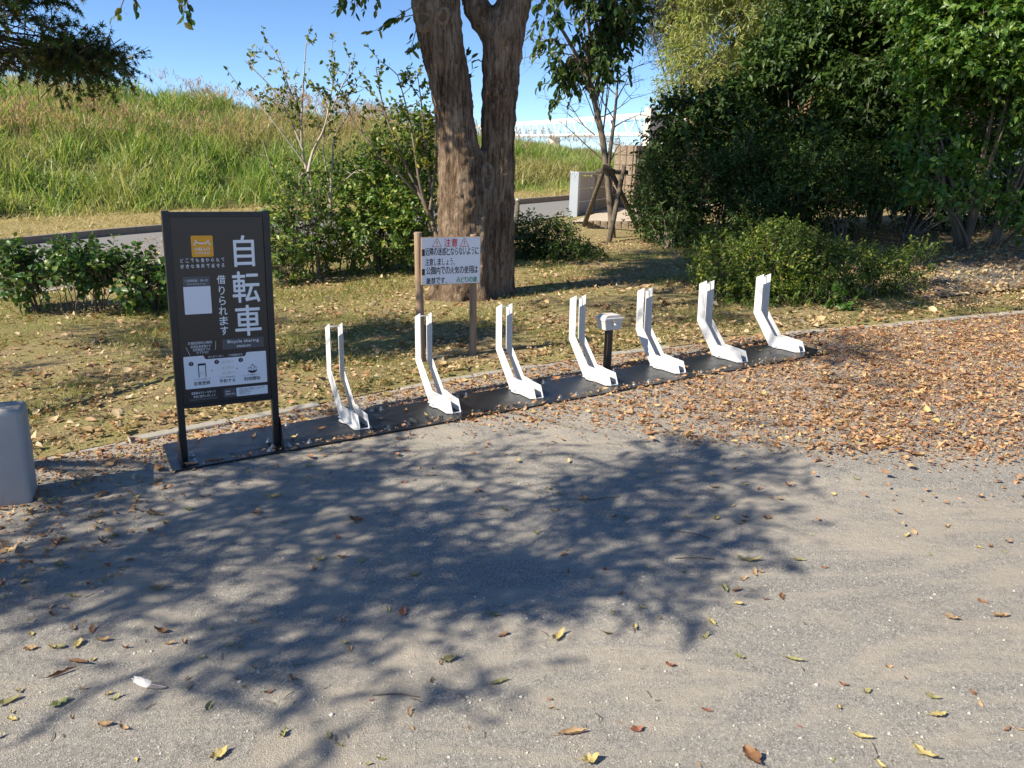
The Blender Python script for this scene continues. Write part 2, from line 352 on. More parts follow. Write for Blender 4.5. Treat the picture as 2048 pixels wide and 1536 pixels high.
    M['feather'] = plain('feather_vane', (0.62, 0.60, 0.58), 0.7, var=0.3, vscale=20); M['feather_dark'] = plain('feather_tip', (0.22, 0.19, 0.17), 0.7)
    M['pebble'] = plain('pebble', (0.45, 0.42, 0.38), 0.8, var=0.3)
build_materials()

# ------------------------------------------------------------------ leaves
def frames(D, Nn):
    X = norm(D); Z = norm(Nn - (Nn * X).sum(-1, keepdims=True) * X); Y = np.cross(Z, X); return X, Y, Z
def leaf_diamond(P, D, Nn, L, W, rng, fold=0.25):
    X, Y, Z = frames(D, Nn); n = len(P); L = L[:, None]; W = W[:, None]; k = fold * W
    V = np.stack([P, P + X * L * 0.45 + Y * W * 0.5 + Z * k, P + X * L - Z * L * 0.12, P + X * L * 0.45 - Y * W * 0.5 + Z * k], 1)
    i = np.arange(n)[:, None] * 4
    return V.reshape(-1, 3), np.concatenate([i + [0, 2, 1], i + [0, 3, 2]])
def leaf_full(P, D, Nn, L, W, rng, curl=0.35, fold=0.3, twist=0.4):
    """eight-vertex leaf with a midrib fold and a curl along its length"""
    X, Y, Z = frames(D, Nn); n = len(P)
    t = np.array([0, .3, .3, .3, .68, .68, .68, 1.0]); w = np.array([0, .5, 0, -.5, .42, 0, -.42, 0])
    c = rng.uniform(-curl, curl, n)[:, None]; fo = rng.uniform(-fold * .4, fold, n)[:, None]; tw = rng.uniform(-twist, twist, n)[:, None]
    L = L[:, None]; W = W[:, None]
    lx = t[None] * L * (1 - 0.25 * np.abs(c) * t[None]); ly = w[None] * W; lz = c * L * (t[None] - .45) ** 2 * 2.2 + fo * 2 * np.abs(ly) + tw * ly * (t[None] - .4)
    V = P[:, None] + lx[..., None] * X[:, None] + ly[..., None] * Y[:, None] + lz[..., None] * Z[:, None]
    i = np.arange(n)[:, None] * 8
    T = [[0, 2, 1], [0, 3, 2], [7, 4, 5], [7, 5, 6]]; Q = [[1, 2, 5, 4], [2, 3, 6, 5]]
    return V.reshape(-1, 3), [np.concatenate([i + q for q in T]), np.concatenate([i + q for q in Q])]
def leaf_maple(P, D, Nn, L, W, rng):
    X, Y, Z = frames(D, Nn); n = len(P)
    an = np.radians([180, 128, 100, 72, 52, 36, 20, 0, -20, -36, -52, -72, -100, -128]); r = np.array([.12, .5, .2, .8, .28, .95, .3, 1.05, .3, .95, .28, .8, .2, .5])
    ox, oy = np.cos(an) * r, np.sin(an) * r; L = L[:, None]
    dr = rng.uniform(0.05, .35, n)[:, None]
    V = P[:, None] + (L * ox)[..., None] * X[:, None] + (L * oy * .9)[..., None] * Y[:, None] - (L * dr * r[None] ** 2)[..., None] * Z[:, None]
    V = np.concatenate([V, (P + 0.0 * X)[:, None]], 1); i = np.arange(n)[:, None] * 15
    return V.reshape(-1, 3), np.concatenate([i + [14, k, (k + 1) % 14] for k in range(14)])
def rand_dir(rng, n):
    v = rng.normal(size=(n, 3)); return norm(v)
def sample_lobes(lobes, n, rng, shell=0.55, gap=0.42, gscale=1.6):
    """points inside ellipsoid lobes, denser toward the shell, with noise gaps; returns points and outward directions"""
    vol = np.array([l[1][0] * l[1][1] * l[1][2] * (l[2] if len(l) > 2 else 1) for l in lobes]) ** 0.8; k = rng.choice(len(lobes), size=n * 3, p=vol / vol.sum())
    C = np.array([l[0] for l in lobes])[k]; R = np.array([l[1] for l in lobes])[k]
    u = rand_dir(rng, n * 3); r = (shell + (1 - shell) * rng.random(n * 3) ** 0.7)[:, None]; r *= rng.uniform(.85, 1.12, (n * 3, 1))
    P = C + u * R * r; keep = vnoise(P, gscale) > gap
    P, u = P[keep][:n], norm((u / np.maximum(R, 1e-3))[keep])[:n]
    return P, u
def twig_leaves(P, U, rng, per=7, tl=0.22, L=0.05, W=0.025, droop=0.3, upb=0.3, kind='diamond', spread=0.9, lv=0.3):
    n = len(P); D = norm(U * 0.8 + rand_dir(rng, n) * 0.7 + np.array([0, 0, upb])); tl_ = tl * rng.uniform(.6, 1.3, n)
    t = np.linspace(0.12, 1, per); side = np.where(np.arange(per) % 2, 1.0, -1.0)
    S = norm(np.cross(D, rand_dir(rng, n)))
    Q = P[:, None] + D[:, None] * (t[None, :] * tl_[:, None])[..., None] - np.array([0, 0, 1.0]) * (droop * .3 * tl_[:, None] * t[None] ** 2)[..., None]
    LD = D[:, None] * 0.6 + S[:, None] * (side * spread)[None, :, None] + rng.normal(size=(n, per, 3)) * 0.35 - np.array([0, 0, droop])
    NN = np.array([0, 0, 1.0]) + U[:, None] * .5 + rng.normal(size=(n, per, 3)) * 0.55
    m = n * per; ln = L * rng.uniform(1 - lv, 1 + lv, m); wd = ln * (W / L) * rng.uniform(.85, 1.15, m)
    fn = {'diamond': leaf_diamond, 'full': leaf_full, 'maple': leaf_maple}[kind]
    V, Fc = fn(Q.reshape(-1, 3), LD.reshape(-1, 3), NN.reshape(-1, 3), ln, wd, rng)
    ends = P + D * tl_[:, None]
    return V, Fc, ends
def join_mesh(parts):
    """[(V, faces or [faces])] -> V, [faces by size]"""
    Vs, by, off = [], {}, 0
    for V, Fc in parts:
        for f in (Fc if isinstance(Fc, list) else [Fc]):
            by.setdefault(f.shape[1], []).append(f + off)
        Vs.append(V); off += len(V)
    return np.concatenate(Vs), [np.concatenate(v) for v in by.values()]
def branches_to(base, targets, rng, r0=0.02, n=8, sag=0.1, wig=0.05, common=0.3):
    """curved branches from a base point to each target; they leave the base together"""
    out = []; base = np.asarray(base, float)
    for T in targets:
        d = T - base; mid = base + d * common + np.array([0, 0, np.linalg.norm(d) * 0.12]) + rng.normal(size=3) * wig
        t = np.linspace(0, 1, n)[:, None]; P = (1 - t) ** 2 * base + 2 * t * (1 - t) * mid + t ** 2 * T + rng.normal(size=(n, 3)) * wig * 0.25 * t
        out.append((P, np.linspace(r0 * rng.uniform(.6, 1), r0 * 0.18, n)))
    return out
def lobe(px, py, Y, rx, ry, rd=None, w=1.0):
    c = A(px, py, Y); s = Y / F * 1.03
    return (c, np.array([rx * s, (rd if rd is not None else rx * s), ry * s]), w)
def make_bush(name, label, cat, lobes, base_px, Y, mat, rng_seed, twigs=900, per=7, tl=0.2, L=0.05, W=0.028, stems=14, r0=0.016, kind='diamond', gap=0.42,
              gscale=1.6, shell=0.5, droop=0.3, upb=0.3, branch='branch', group=None, bases=None, part='foliage', stempart='stem', extra_lines=None, sides=5):
    rng = np.random.default_rng(rng_seed)
    b = A(base_px[0], base_px[1], Y); b[2] = float(gz(b[0], b[1])) - 0.02
    root = empty(name, b); tag(root, label, cat, group)
    P, U = sample_lobes(lobes, twigs, rng, shell, gap, gscale)
    V, Fc, ends = twig_leaves(P, U, rng, per, tl, L, W, droop, upb, kind)
    lines = []
    bl = [b] if bases is None else [np.array([q[0], q[1], float(gz(q[0], q[1])) - 0.02]) for q in bases]
    idx = rng.choice(len(P), size=min(stems, len(P)), replace=False)
    for q in idx:
        bb = bl[int(np.argmin([np.linalg.norm(P[q][:2] - c[:2]) for c in bl]))] + np.append(rng.normal(size=2) * .05, 0)
        lines += branches_to(bb, [P[q]], rng, r0, 8, wig=0.06)
    if extra_lines: lines += extra_lines
    tw = rng.choice(len(P), size=min(len(P), 500), replace=False)
    tl_lines = [(np.stack([P[q] - (ends[q] - P[q]) * .6, P[q], ends[q]]), np.array([.004, .003, .0015]) * (1 + L * 6)) for q in tw]
    Vb, Qb = tube_arrays(lines, sides); Vt, Qt = tube_arrays(tl_lines, 3)
    Vb, Fb = join_mesh([(Vb, Qb), (Vt, Qt)])
    np_mesh(stempart, Vb - b, Fb, M[branch], root, True)
    Vf, Ff = join_mesh([(V, Fc)])
    np_mesh(part, Vf - b, Ff, mat, root)
    return root

# ------------------------------------------------------------------ ground, lawn, road, embankment
def sheet(name, A0, B0, nu, nv, z_off, mat, bumps=0.0, kind='structure', bs=2.0, edge0=0.0):
    a = resample(A0, nu); b = resample(B0, nu); t = np.linspace(0, 1, nv)[None, :, None]
    P = a[:, None] * (1 - t) + b[:, None] * t
    Z = gz(P[..., 0], P[..., 1]) + z_off
    if bumps: Z = Z + bumps * vnoise2(P[..., 0], P[..., 1], bs) * np.minimum(1, t[..., 0] * nv / 6.0)
    V = np.concatenate([P, Z[..., None]], -1).reshape(-1, 3)
    i, j = np.meshgrid(np.arange(nu - 1), np.arange(nv - 1), indexing='ij'); k = (i * nv + j).ravel()
    o = np_mesh(name, V, np.stack([k, k + nv, k + nv + 1, k + 1], -1), mat, None, True)
    return tag(o, kind=kind)
xs = np.concatenate([np.linspace(-900, -20, 12), np.arange(-18, 26, 0.75), np.linspace(28, 900, 12)])
ys = np.concatenate([np.linspace(-60, -3, 6), np.arange(-2, 34, 0.75), np.linspace(36, 1500, 14)])
XX, YY = np.meshgrid(xs, ys, indexing='ij'); V = np.stack([XX, YY, gz(XX, YY)], -1).reshape(-1, 3)
ii, jj = np.meshgrid(np.arange(len(xs) - 1), np.arange(len(ys) - 1), indexing='ij'); kk = (ii * len(ys) + jj).ravel()
tag(np_mesh('ground', V, np.stack([kk, kk + len(ys), kk + len(ys) + 1, kk + 1], -1), M['paving'], None, True), kind='structure')

EDGE = [(-7, 1.3), (-2.69, 4.34), (-2.33, 4.62), (-0.46, 5.93), (0.54, 6.47), (2.17, 7.2), (4.98, 8.03), (12, 10), (25, 13)]
NEAR = [(-9, 3.9), (-5.92, 9.42), (-4.9, 11.6), (0, 18), (1.3, 19.9), (5.5, 24.0), (12, 27), (25, 30)]
ROADN = [(-14, -4), (-9, 3.9), (-5.92, 9.42), (-4.9, 11.6), (0, 18), (1.3, 19.9), (8, 28), (17, 38)]
ROADF = [(-19, 0), (-14, 8), (-9.24, 14.9), (-7.5, 17.4), (0, 23.6), (1.6, 25.4), (8, 32), (16, 42)]
FOOT = [(-34, 4.4), (-12.5, 19.9), (-9.1, 21.6), (1.5, 28.9), (9, 35), (25, 47), (60, 72)]
sheet('lawn', EDGE, NEAR, 200, 90, 0.012, M['lawn'], 0.05, bs=1.7)
sheet('road', ROADN, ROADF, 90, 10, 0.03, M['road'])
sheet('verge', [(x - .1, y + .1) for x, y in ROADF], [(x - .5, y + .8) for x, y in FOOT], 120, 14, 0.06, M['verge'], 0.15, bs=1.2)

SKYX, SKYY = [-900, 0, 140, 300, 480, 700, 1060, 1280, 1600, 2400], [60, 137, 153, 166, 188, 224, 280, 306, 336, 400]
nu, nv = 160, 26
ft = resample(FOOT, nu); fz = gz(ft[:, 0], ft[:, 1]) + 0.12
nrm = np.array([-0.52, 0.854]); ct = ft + 12.0 * nrm; cz = np.full(nu, 4.0)
for _ in range(4):
    q = project(np.concatenate([ct, cz[:, None]], 1)); want = np.interp(q[:, 0], SKYX, SKYY)
    hor = project(np.concatenate([ct, np.full((nu, 1), 20.0)], 1))
    q1 = project(np.concatenate([ct, cz[:, None] + 1], 1)); cz = cz + (want - q[:, 1]) / (q1[:, 1] - q[:, 1])
    cz = np.clip(cz, 2.0, 6.5)
k_ = np.ones(9) / 9; cz = np.convolve(np.pad(cz, 4, mode='edge'), k_, 'valid') - 0.55
def levee(u, v):
    i = np.clip(u * (nu - 1), 0, nu - 1.001); a = i.astype(int); f = i - a
    lf = lambda T: T[a] * (1 - f[..., None]) + T[a + 1] * f[..., None]
    P = lf(ft) + (12.0 * v)[..., None] * nrm
    z0 = fz[a] * (1 - f) + fz[a + 1] * f; z1 = cz[a] * (1 - f) + cz[a + 1] * f
    vv = np.minimum(v, 1.0); s = vv + 0.08 * np.sin(vv * np.pi) * (1 - vv)
    z = z0 + (z1 - z0) * s - np.maximum(v - 1.3, 0) * 5.0
    z = z + 0.12 * (vnoise2(P[..., 0], P[..., 1], 0.7) - .5)
    return np.concatenate([P, z[..., None]], -1)
vv_ = np.concatenate([np.linspace(0, 1.3, nv - 4), [1.6, 2.0, 2.5, 3.0]])
U_, V_ = np.meshgrid(np.linspace(0, 1, nu), vv_, indexing='ij')
P_ = levee(U_, V_); ii, jj = np.meshgrid(np.arange(nu - 1), np.arange(nv - 1), indexing='ij'); kk = (ii * nv + jj).ravel()
tag(np_mesh('embankment_terrain', P_.reshape(-1, 3), np.stack([kk, kk + nv, kk + nv + 1, kk + 1], -1), M['bank'], None, True), kind='structure')

def blades(P, h, w, rng, lean=0.5, bend=0.6, seg=3):
    n = len(P); a = rng.uniform(0, 2 * np.pi, n); D = np.stack([np.cos(a), np.sin(a), 0 * a], -1); S = np.stack([-np.sin(a), np.cos(a), 0 * a], -1)
    b2 = rng.uniform(0, 2 * np.pi, n); S = norm(S * np.cos(b2)[:, None] + D * np.sin(b2)[:, None])
    le = rng.uniform(0.05, lean, n)[:, None]; be = rng.uniform(0.1, bend, n)[:, None]; h = h[:, None]; w = w[:, None]
    def pt(t): return P + np.array([0, 0, 1.0]) * h * (t - be * 0.45 * t ** 3) + D * h * (le * t + be * t * t)
    rows = []
    for k in range(seg):
        t = k / seg; ww = w * (1 - 0.55 * t) * 0.5; c = pt(t); rows += [c - S * ww, c + S * ww]
    rows.append(pt(1.0)); V = np.stack(rows, 1); m = 2 * seg + 1; i = np.arange(n)[:, None] * m
    Q = np.concatenate([i + [2 * k, 2 * k + 1, 2 * k + 3, 2 * k + 2] for k in range(seg - 1)]); T = i + [2 * seg - 2, 2 * seg - 1, 2 * seg]
    return V.reshape(-1, 3), [Q, T]
def grass_on_bank():
    rng = np.random.default_rng(11); n = 300000
    u = rng.random(n); v = rng.random(n) ** 1.05 * 1.16 - .10
    P = levee(u, v); q = project(P); keep = (q[:, 0] > -120) & (q[:, 0] < 1420) & (P[:, 1] > 5)
    cl = vnoise(np.stack([P[:, 0] * 1.1, P[:, 1] * 1.1, 0 * P[:, 0]], -1)); keep &= rng.random(n) < 0.25 + 1.1 * cl; keep &= (v > 0) | (v > -.10 * np.clip((vnoise(P * np.array([1, 1, 0]), .8) - .3) * 2.2, 0, 1))
    P, v = P[keep], v[keep]; n = len(P); cl = cl[keep]
    h = np.interp(project(P)[:, 0], [0, 900, 1100], [1, 1, .8]) * (0.30 + 0.95 * cl) * rng.uniform(.5, 1.25, n) * np.interp(v, [-.1, 0, .12], [.45, .7, 1.0]) * (1 - 0.25 * np.minimum(v, 1)); w = rng.uniform(.018, .046, n)
    V, Fc = blades(P, h, w, rng, 0.28, 0.7, 3)
    o = np_mesh('tall_grass', V, Fc, M['tall_grass']); tag(o, 'tall uncut green grass covering the riverbank slope', 'grass', kind='stuff')
    # seed heads, mostly on the upper slope
    n = 26000; u = rng.random(n); v = 0.28 + rng.random(n) ** .8 * .8; P = levee(u, v); q = project(P)
    dens = vnoise(np.stack([P[:, 0] * .35, P[:, 1] * .35, 0 * P[:, 0] + 9], -1))
    k = (q[:, 0] > -120) & (q[:, 0] < 1420) & (P[:, 1] > 5) & (rng.random(n) < (dens - .3) * 2.6 * np.interp(q[:, 0], [0, 800, 1050], [1, .8, .3])) & ((v < .97) | (q[:, 0] < 1000)); P = P[k]; n = len(P)
    h = rng.uniform(.75, 1.2, n); V1, F1 = blades(P, h, np.full(n, .009), rng, 0.22, 0.12, 2)
    parts = [(V1, F1)]
    for c in range(5):
        D = norm(rng.normal(size=(n, 3)) * .5 + np.array([0, 0, 1.0])); L = rng.uniform(.12, .24, n)
        top = P + np.array([0, 0, 1.0]) * (h * rng.uniform(.8, .98, n))[:, None] + rng.normal(size=(n, 3)) * .03
        parts.append(leaf_diamond(top, D, rand_dir(rng, n), L, np.full(n, .018), rng))
    V, Fc = join_mesh(parts); o = np_mesh('grass_seed_heads', V, Fc, M['seed_head']); tag(o, 'reddish brown grass seed heads waving along the bank top', 'grass', kind='stuff')
    # pale dry grass at the foot of the bank and on the verge
    n = 60000; t = rng.random(n); a = resample(ROADF, 400)[(t * 399).astype(int)]; b = resample([(x - .5, y + .8) for x, y in FOOT], 400)[(t * 399).astype(int)]
    f = rng.random(n)[:, None] ** .7; P2 = a * (1 - f) + b * f + rng.normal(size=(n, 2)) * .05 + np.array([-.15, .2])
    P = np.concatenate([P2, (gz(P2[:, 0], P2[:, 1]) + .06)[:, None]], 1); q = project(P); k = (q[:, 0] > -100) & (q[:, 0] < 1300) & (P[:, 1] > 5); P = P[k]; n = len(P)
    V, Fc = blades(P, rng.uniform(.06, .28, n) * (0.5 + f[k][:, 0]), rng.uniform(.01, .022, n), rng, 1.3, 0.9, 2)
    o = np_mesh('verge_grass', V, Fc, M['straw']); tag(o, 'cut straw coloured grass on the verge beside the road', 'grass', kind='stuff')
grass_on_bank()

# kerb stones: the flush edging of the lawn and the kerb across the road
def kerb_run(name, poly, step, w, z0, z1, mat, rng_seed, t0=0.0, t1=None, jit=0.006):
    rng = np.random.default_rng(rng_seed); P = np.asarray(poly, float); L = np.concatenate([[0], np.cumsum(np.linalg.norm(np.diff(P, axis=0), axis=1))])
    at = lambda s: np.array([np.interp(s, L, P[:, 0]), np.interp(s, L, P[:, 1])])
    root = empty(name, (0, 0, 0)); tag(root, kind='structure'); s = t0; t1 = L[-1] if t1 is None else t1
    while s < t1 - .05:
        e = min(s + step, t1); a, b = at(s), at(e - .008); d = norm(b - a); nn = np.array([-d[1], d[0]]) * w / 2; m = MB()
        v = []
        for dz in (z0, z1 + rng.uniform(-jit, jit)):
            for c in (a - nn, b - nn, b + nn, a + nn): v.append((c[0], c[1], float(gz(*c)) + dz))
        m.add(v, [(0, 3, 2, 1), (4, 5, 6, 7), (0, 1, 5, 4), (1, 2, 6, 5), (2, 3, 7, 6), (3, 0, 4, 7)])
        m.build('kerb_stone', mat, root, 0.012); s = e
    return root
kerb_run('lawn_kerb', EDGE, 0.6, 0.095, -.1, .014, M['kerb'], 3, 4.6, 19.0, .011)
kerb_run('road_kerb', ROADF, 2.0, 0.16, -.1, .17, M['road_kerb'], 4, 10, 52, .004)
kerb_run('path_kerb', ROADN, 2.0, 0.12, -.1, .05, M['kerb'], 5, 8, 34, .004)
# asphalt path that crosses the lawn on the right, and the concrete apron beside the wall
def quad_sheet(name, pts, z, mat, n=24):
    p = np.asarray(pts, float); sheet(name, [p[0], p[1]], [p[3], p[2]], n, n, z, mat)
quad_sheet('path', [G(1838, 612)[:2], (14, 12.6), (14, 16.5), G(1880, 540)[:2]], 0.075, M['path'])
ap = [G(1140, 452)[:2], G(1330, 450)[:2], (7.5, 27), (4.4, 27)]
quad_sheet('apron', ap, 0.085, M['ramp'], 16)

# ------------------------------------------------------------------ lettering
class Print(MB):
    """flat print: every line of lettering becomes a piece of its own"""
    def __init__(s): super().__init__(); s.done = []
    def cut(s):
        if s.v: s.done.append((s.v, s.f)); s.v, s.f = [], []
    def build(s, name, mat, parent):
        s.cut(); r = None
        for v, f in s.done:
            m = MB(); m.v, m.f = v, f; r = m.build(name, mat, parent)
        return r
def text_arrays(s, bold=0.0, res=2):
    cu = bpy.data.curves.new('lettering', 'FONT'); cu.body = s; cu.size = 1.0; cu.offset = bold; cu.resolution_u = res
    cu.fill_mode = 'FRONT' if hasattr(cu, 'fill_mode') else cu.fill_mode
    o = bpy.data.objects.new('lettering', cu); COL.objects.link(o); bpy.context.view_layer.update()
    me = bpy.data.meshes.new_from_object(o.evaluated_get(bpy.context.evaluated_depsgraph_get()))
    V = np.array([v.co[:] for v in me.vertices]); Fc = [tuple(p.vertices) for p in me.polygons]
    bpy.data.objects.remove(o); bpy.data.curves.remove(cu); bpy.data.meshes.remove(me)
    return V, Fc
def place_text(mb, s, x0, x1, z0, z1, y, bold=0.0, res=2):
    """fit the string's outline into the rectangle on a board that faces -Y"""
    if isinstance(mb, Print): mb.cut()
    V, Fc = text_arrays(s, 0.0, res)
    if len(V) == 0: return
    lo, hi = V.min(0), V.max(0); w, h = max(hi[0] - lo[0], 1e-4), max(hi[1] - lo[1], 1e-4)
    X = x0 + (V[:, 0] - lo[0]) / w * (x1 - x0); Z = z0 + (V[:, 1] - lo[1]) / h * (z1 - z0)
    e = bold * min(abs(z1 - z0), 1.4 * abs(x1 - x0) if len(s) == 1 else 9.0)
    for k, (dx, dz) in enumerate(((0, 0), (1, 0), (-1, 0), (0, 1), (0, -1)) if bold > .006 else ((0, 0),)):
        mb.add(np.stack([X + dx * e, np.full(len(X), y - 2e-5 * k), Z + dz * e], -1), Fc)
def rrect(mb, x0, x1, z0, z1, y, r=0.006, n=4):
    pts = []
    for cx, cz, a0 in ((x1 - r, z1 - r, 0), (x0 + r, z1 - r, 90), (x0 + r, z0 + r, 180), (x1 - r, z0 + r, 270)):
        for k in range(n + 1):
            a = math.radians(a0 + 90 * k / n); pts.append((cx + r * math.cos(a), y, cz + r * math.sin(a)))
    mb.add(pts, [tuple(range(len(pts)))])
def disc(mb, cx, cz, r, y, n=24, inner=None):
    a = np.arange(n) * 2 * np.pi / n
    o = [(cx + r * math.cos(t), y, cz + r * math.sin(t)) for t in a]
    if inner is None: mb.add(o, [tuple(range(n))])
    else:
        i = [(cx + inner * math.cos(t), y, cz + inner * math.sin(t)) for t in a]
        mb.add(o + i, [(k, (k + 1) % n, n + (k + 1) % n, n + k) for k in range(n)])
def stroke(mb, pts, w, y):
    p = np.asarray(pts, float)
    for a, b in zip(p[:-1], p[1:]):
        d = norm(b - a); q = np.array([-d[1], d[0]]) * w / 2
        mb.add([(a[0] - q[0], y, a[1] - q[1]), (b[0] - q[0], y, b[1] - q[1]), (b[0] + q[0], y, b[1] + q[1]), (a[0] + q[0], y, a[1] + q[1])], [(0, 1, 2, 3)])
def bolt(mb, x, y, z, r=0.011, h=0.011):
    a = np.arange(6) * np.pi / 3
    mb.prism([(x + r * math.cos(t), y + r * math.sin(t)) for t in a], 'z', z, z + h)
    b = np.arange(10) * np.pi / 5
    mb.prism([(x + r * .55 * math.cos(t), y + r * .55 * math.sin(t)) for t in b], 'z', z + h, z + h + .008)
    mb.prism([(x + r * 1.5 * math.cos(t), y + r * 1.5 * math.sin(t)) for t in b], 'z', z - .001, z + .0025)
def plate_mesh(x0, x1, y0, y1, zt, zb, xr=0.0):
    """flat steel sheet that follows the slope of the ground"""
    m = MB(); s = lambda x: SLOPE * (x - xr)
    v = [(x0, y0, s(x0) + zb), (x1, y0, s(x1) + zb), (x1, y1, s(x1) + zb), (x0, y1, s(x0) + zb), (x0, y0, s(x0) + zt), (x1, y0, s(x1) + zt), (x1, y1, s(x1) + zt), (x0, y1, s(x0) + zt)]
    return m.add(v, [(0, 3, 2, 1), (4, 5, 6, 7), (0, 1, 5, 4), (1, 2, 6, 5), (2, 3, 7, 6), (3, 0, 4, 7)])
PITCH_R = 0.6133
def row_xy(s, t): return (P0[0] + s * DX - t * DY, P0[1] + s * DY + t * DX)      # along the row, back from the toe line
PLZ = 0.013                                                                       # top of the steel plates above the ground

# ------------------------------------------------------------------ black information sign
def make_sign():
    ox = -0.829; x, y = row_xy(ox, 0.0); root = empty('information_sign', (x, y, float(gz(x, y))), TH)
    tag(root, 'black upright bicycle sharing sign with white lettering on two posts', 'sign')
    W, ZT, ZB = 0.468, 1.352, 0.303; hw = W / 2
    pl = plate_mesh(-1.157 - ox, -0.476 - ox, -.12, .355, PLZ, 0.004).build('base_plate', M['black'], root, 0.001)
    for sx in (-1, 1):
        a, b = (-hw - .036, -hw) if sx < 0 else (hw, hw + .036); zc = PLZ + SLOPE * (a + b) / 2
        p = MB().box(a, b, -.02, .02, zc + .004, ZT + .006).build('post', M['black'], root, 0.003)
        xm = (a + b) / 2 + sx * .0
        MB().prism([(-.085, zc), (.085, zc), (.085, zc + .03), (.021, zc + .17), (-.021, zc + .17), (-.085, zc + .03)], 'x', xm - sx * .018 - .0025 + sx * .0385, xm - sx * .018 + .0025 + sx * .0385).build('gusset', M['black'], p)
        MB().box(xm - .03, xm + .065 if sx < 0 else xm + .03, -.085, .085, zc, zc + .006).build('foot_plate', M['black'], p, 0.001)
        xb = xm - sx * .035 if sx > 0 else xm + .045
        for bx_, by_, bz_ in [(xb, -.055, zc + .006), (xb, .055, zc + .006)] + ([(xm + .055, -.06, zc + .002), (xm - .06, -.09, zc)] if sx > 0 else []):
            mb = MB(); bolt(mb, bx_, by_, bz_); mb.build('bolt', M['zinc'], p)
    MB().box(-hw, hw, -.017, .017, ZT - .026, ZT).build('top_rail', M['black'], root, 0.002)
    MB().box(-hw, hw, -.017, .017, ZB, ZB + .022).build('bottom_rail', M['black'], root, 0.002)
    pan = MB().box(-hw + .001, hw - .001, -.010, .010, ZB + .022, ZT - .026).build('panel', M['panel'], root)
    X = lambda u: -hw + u; Z = lambda v: ZT - v * (ZT - ZB) / 1.02
    y1, y2, y3 = -.0108, -.0116, -.0124
    # orange logo tile with the handlebar emblem
    m = MB(); rrect(m, X(.096), X(.205), Z(.226), Z(.118), y1, .007); t = m.build('logo_tile', M['ink_orange'], pan)
    m = MB(); cx = X(.1505)
    arc = [(cx + .030 * q, Z(.1505) - .007 * (1 - q * q)) for q in np.linspace(-1, 1, 11)]
    stroke(m, arc, .0055, y2)
    for q in (-1, 1):
        stroke(m, [(cx + q * .030, Z(.1505)), (cx + q * .031, Z(.142))], .005, y2); stroke(m, [(cx + q * .026, Z(.142)), (cx + q * .036, Z(.142))], .004, y2)
        stroke(m, [(cx + q * .031, Z(.150)), (cx + q * .036, Z(.158))], .004, y2); disc(m, cx + q * .038, Z(.162), .0055, y2, 16, .0027)
    place_text(m, 'HELLO', X(.114), X(.188), Z(.193), Z(.179), y2, .02); place_text(m, 'CYCLING', X(.115), X(.188), Z(.211), Z(.2005), y2, .015)
    m.build('logo_emblem', M['ink_white'], pan)
    # headline
    m = Print()
    for ch, (u0, v0, u1, v1) in (('自', (.309, .121, .414, .281)), ('転', (.291, .308, .432, .470)), ('車', (.294, .487, .431, .650))): place_text(m, ch, X(u0), X(u1), Z(v1), Z(v0), y1, .012, 3)
    m.build('headline', M['ink_white'], pan)
    m = MB(); vs = (.3225, .3790, .4330, .4870, .5400, .5930)
    for ch, v in zip('借りられます', vs):
        d = {'り': .007, 'ら': .005, 'す': .002}.get(ch, 0); place_text(m, ch, X(.213) + d, X(.256) - d, Z(v + .0455), Z(v), y1, .012)
    m.build('vertical_line', M['ink_white'], pan)
    m = MB()
    for s, v in (('どこでも借りられて', .233), ('好きな場所で返せる', .2625)):
        for k, ch in enumerate(s): place_text(m, ch, X(.037 + .0256 * k), X(.037 + .0256 * k + .0155), Z(v + .0195), Z(v), y1, .01, 1)
    m.build('caption', M['ink_white'], pan)
    # card under the caption: grey heading over a plain white square
    m = MB(); rrect(m, X(.041), X(.177), Z(.380), Z(.325), y1, .003); m.build('card_heading', M['ink_grey'], pan)
    m = MB(); rrect(m, X(.041), X(.177), Z(.519), Z(.376), y2, .003); m.build('card', M['ink_card'], pan)
    m = Print(); place_text(m, 'ご利用料金・使い方', X(.052), X(.166), Z(.352), Z(.339), y2, .01, 1); place_text(m, 'Price & How to use', X(.064), X(.154), Z(.367), Z(.358), y2, 0, 1); m.build('card_text', M['ink_pale'], pan)
    m = MB(); rrect(m, X(.2195), X(.440), Z(.7175), Z(.6615), y1, .002); m.build('station_bar', M['ink_grey'], pan)
    m = Print(); place_text(m, 'Bicycle sharing', X(.247), X(.414), Z(.690), Z(.669), y2, .008); place_text(m, 'station', X(.294), X(.368), Z(.710), Z(.6955), y2, .008); m.build('station_text', M['ink_white'], pan)
    m = Print()
    for s, u0, u1, v in (('月額登録料は無料', .043, .168, .664), ('新規会員登録から', .056, .160, .683), ('利用開始までは', .066, .155, .700), ('わずか3分', .084, .145, .716)): place_text(m, s, X(u0), X(u1), Z(v + .0155), Z(v), y1, .008, 1)
    m.cut(); stroke(m, [(X(.032), Z(.69)), (X(.050), Z(.735))], .002, y1); m.cut(); stroke(m, [(X(.186), Z(.668)), (X(.182), Z(.715))], .002, y1); m.build('balloon_text', M['ink_pale'], pan)
    # white steps card with the dark tab
    m = MB(); rrect(m, X(.015), X(.449), Z(.916), Z(.741), y1, .005); m.build('steps_card', M['ink_card'], pan)
    m = MB(); m.add([(X(.117), y2, Z(.740)), (X(.344), y2, Z(.740)), (X(.337), y2, Z(.757)), (X(.330), y2, Z(.762)), (X(.132), y2, Z(.762)), (X(.124), y2, Z(.757))], [(0, 1, 2, 3, 4, 5)]); m.build('steps_tab', M['panel'], pan)
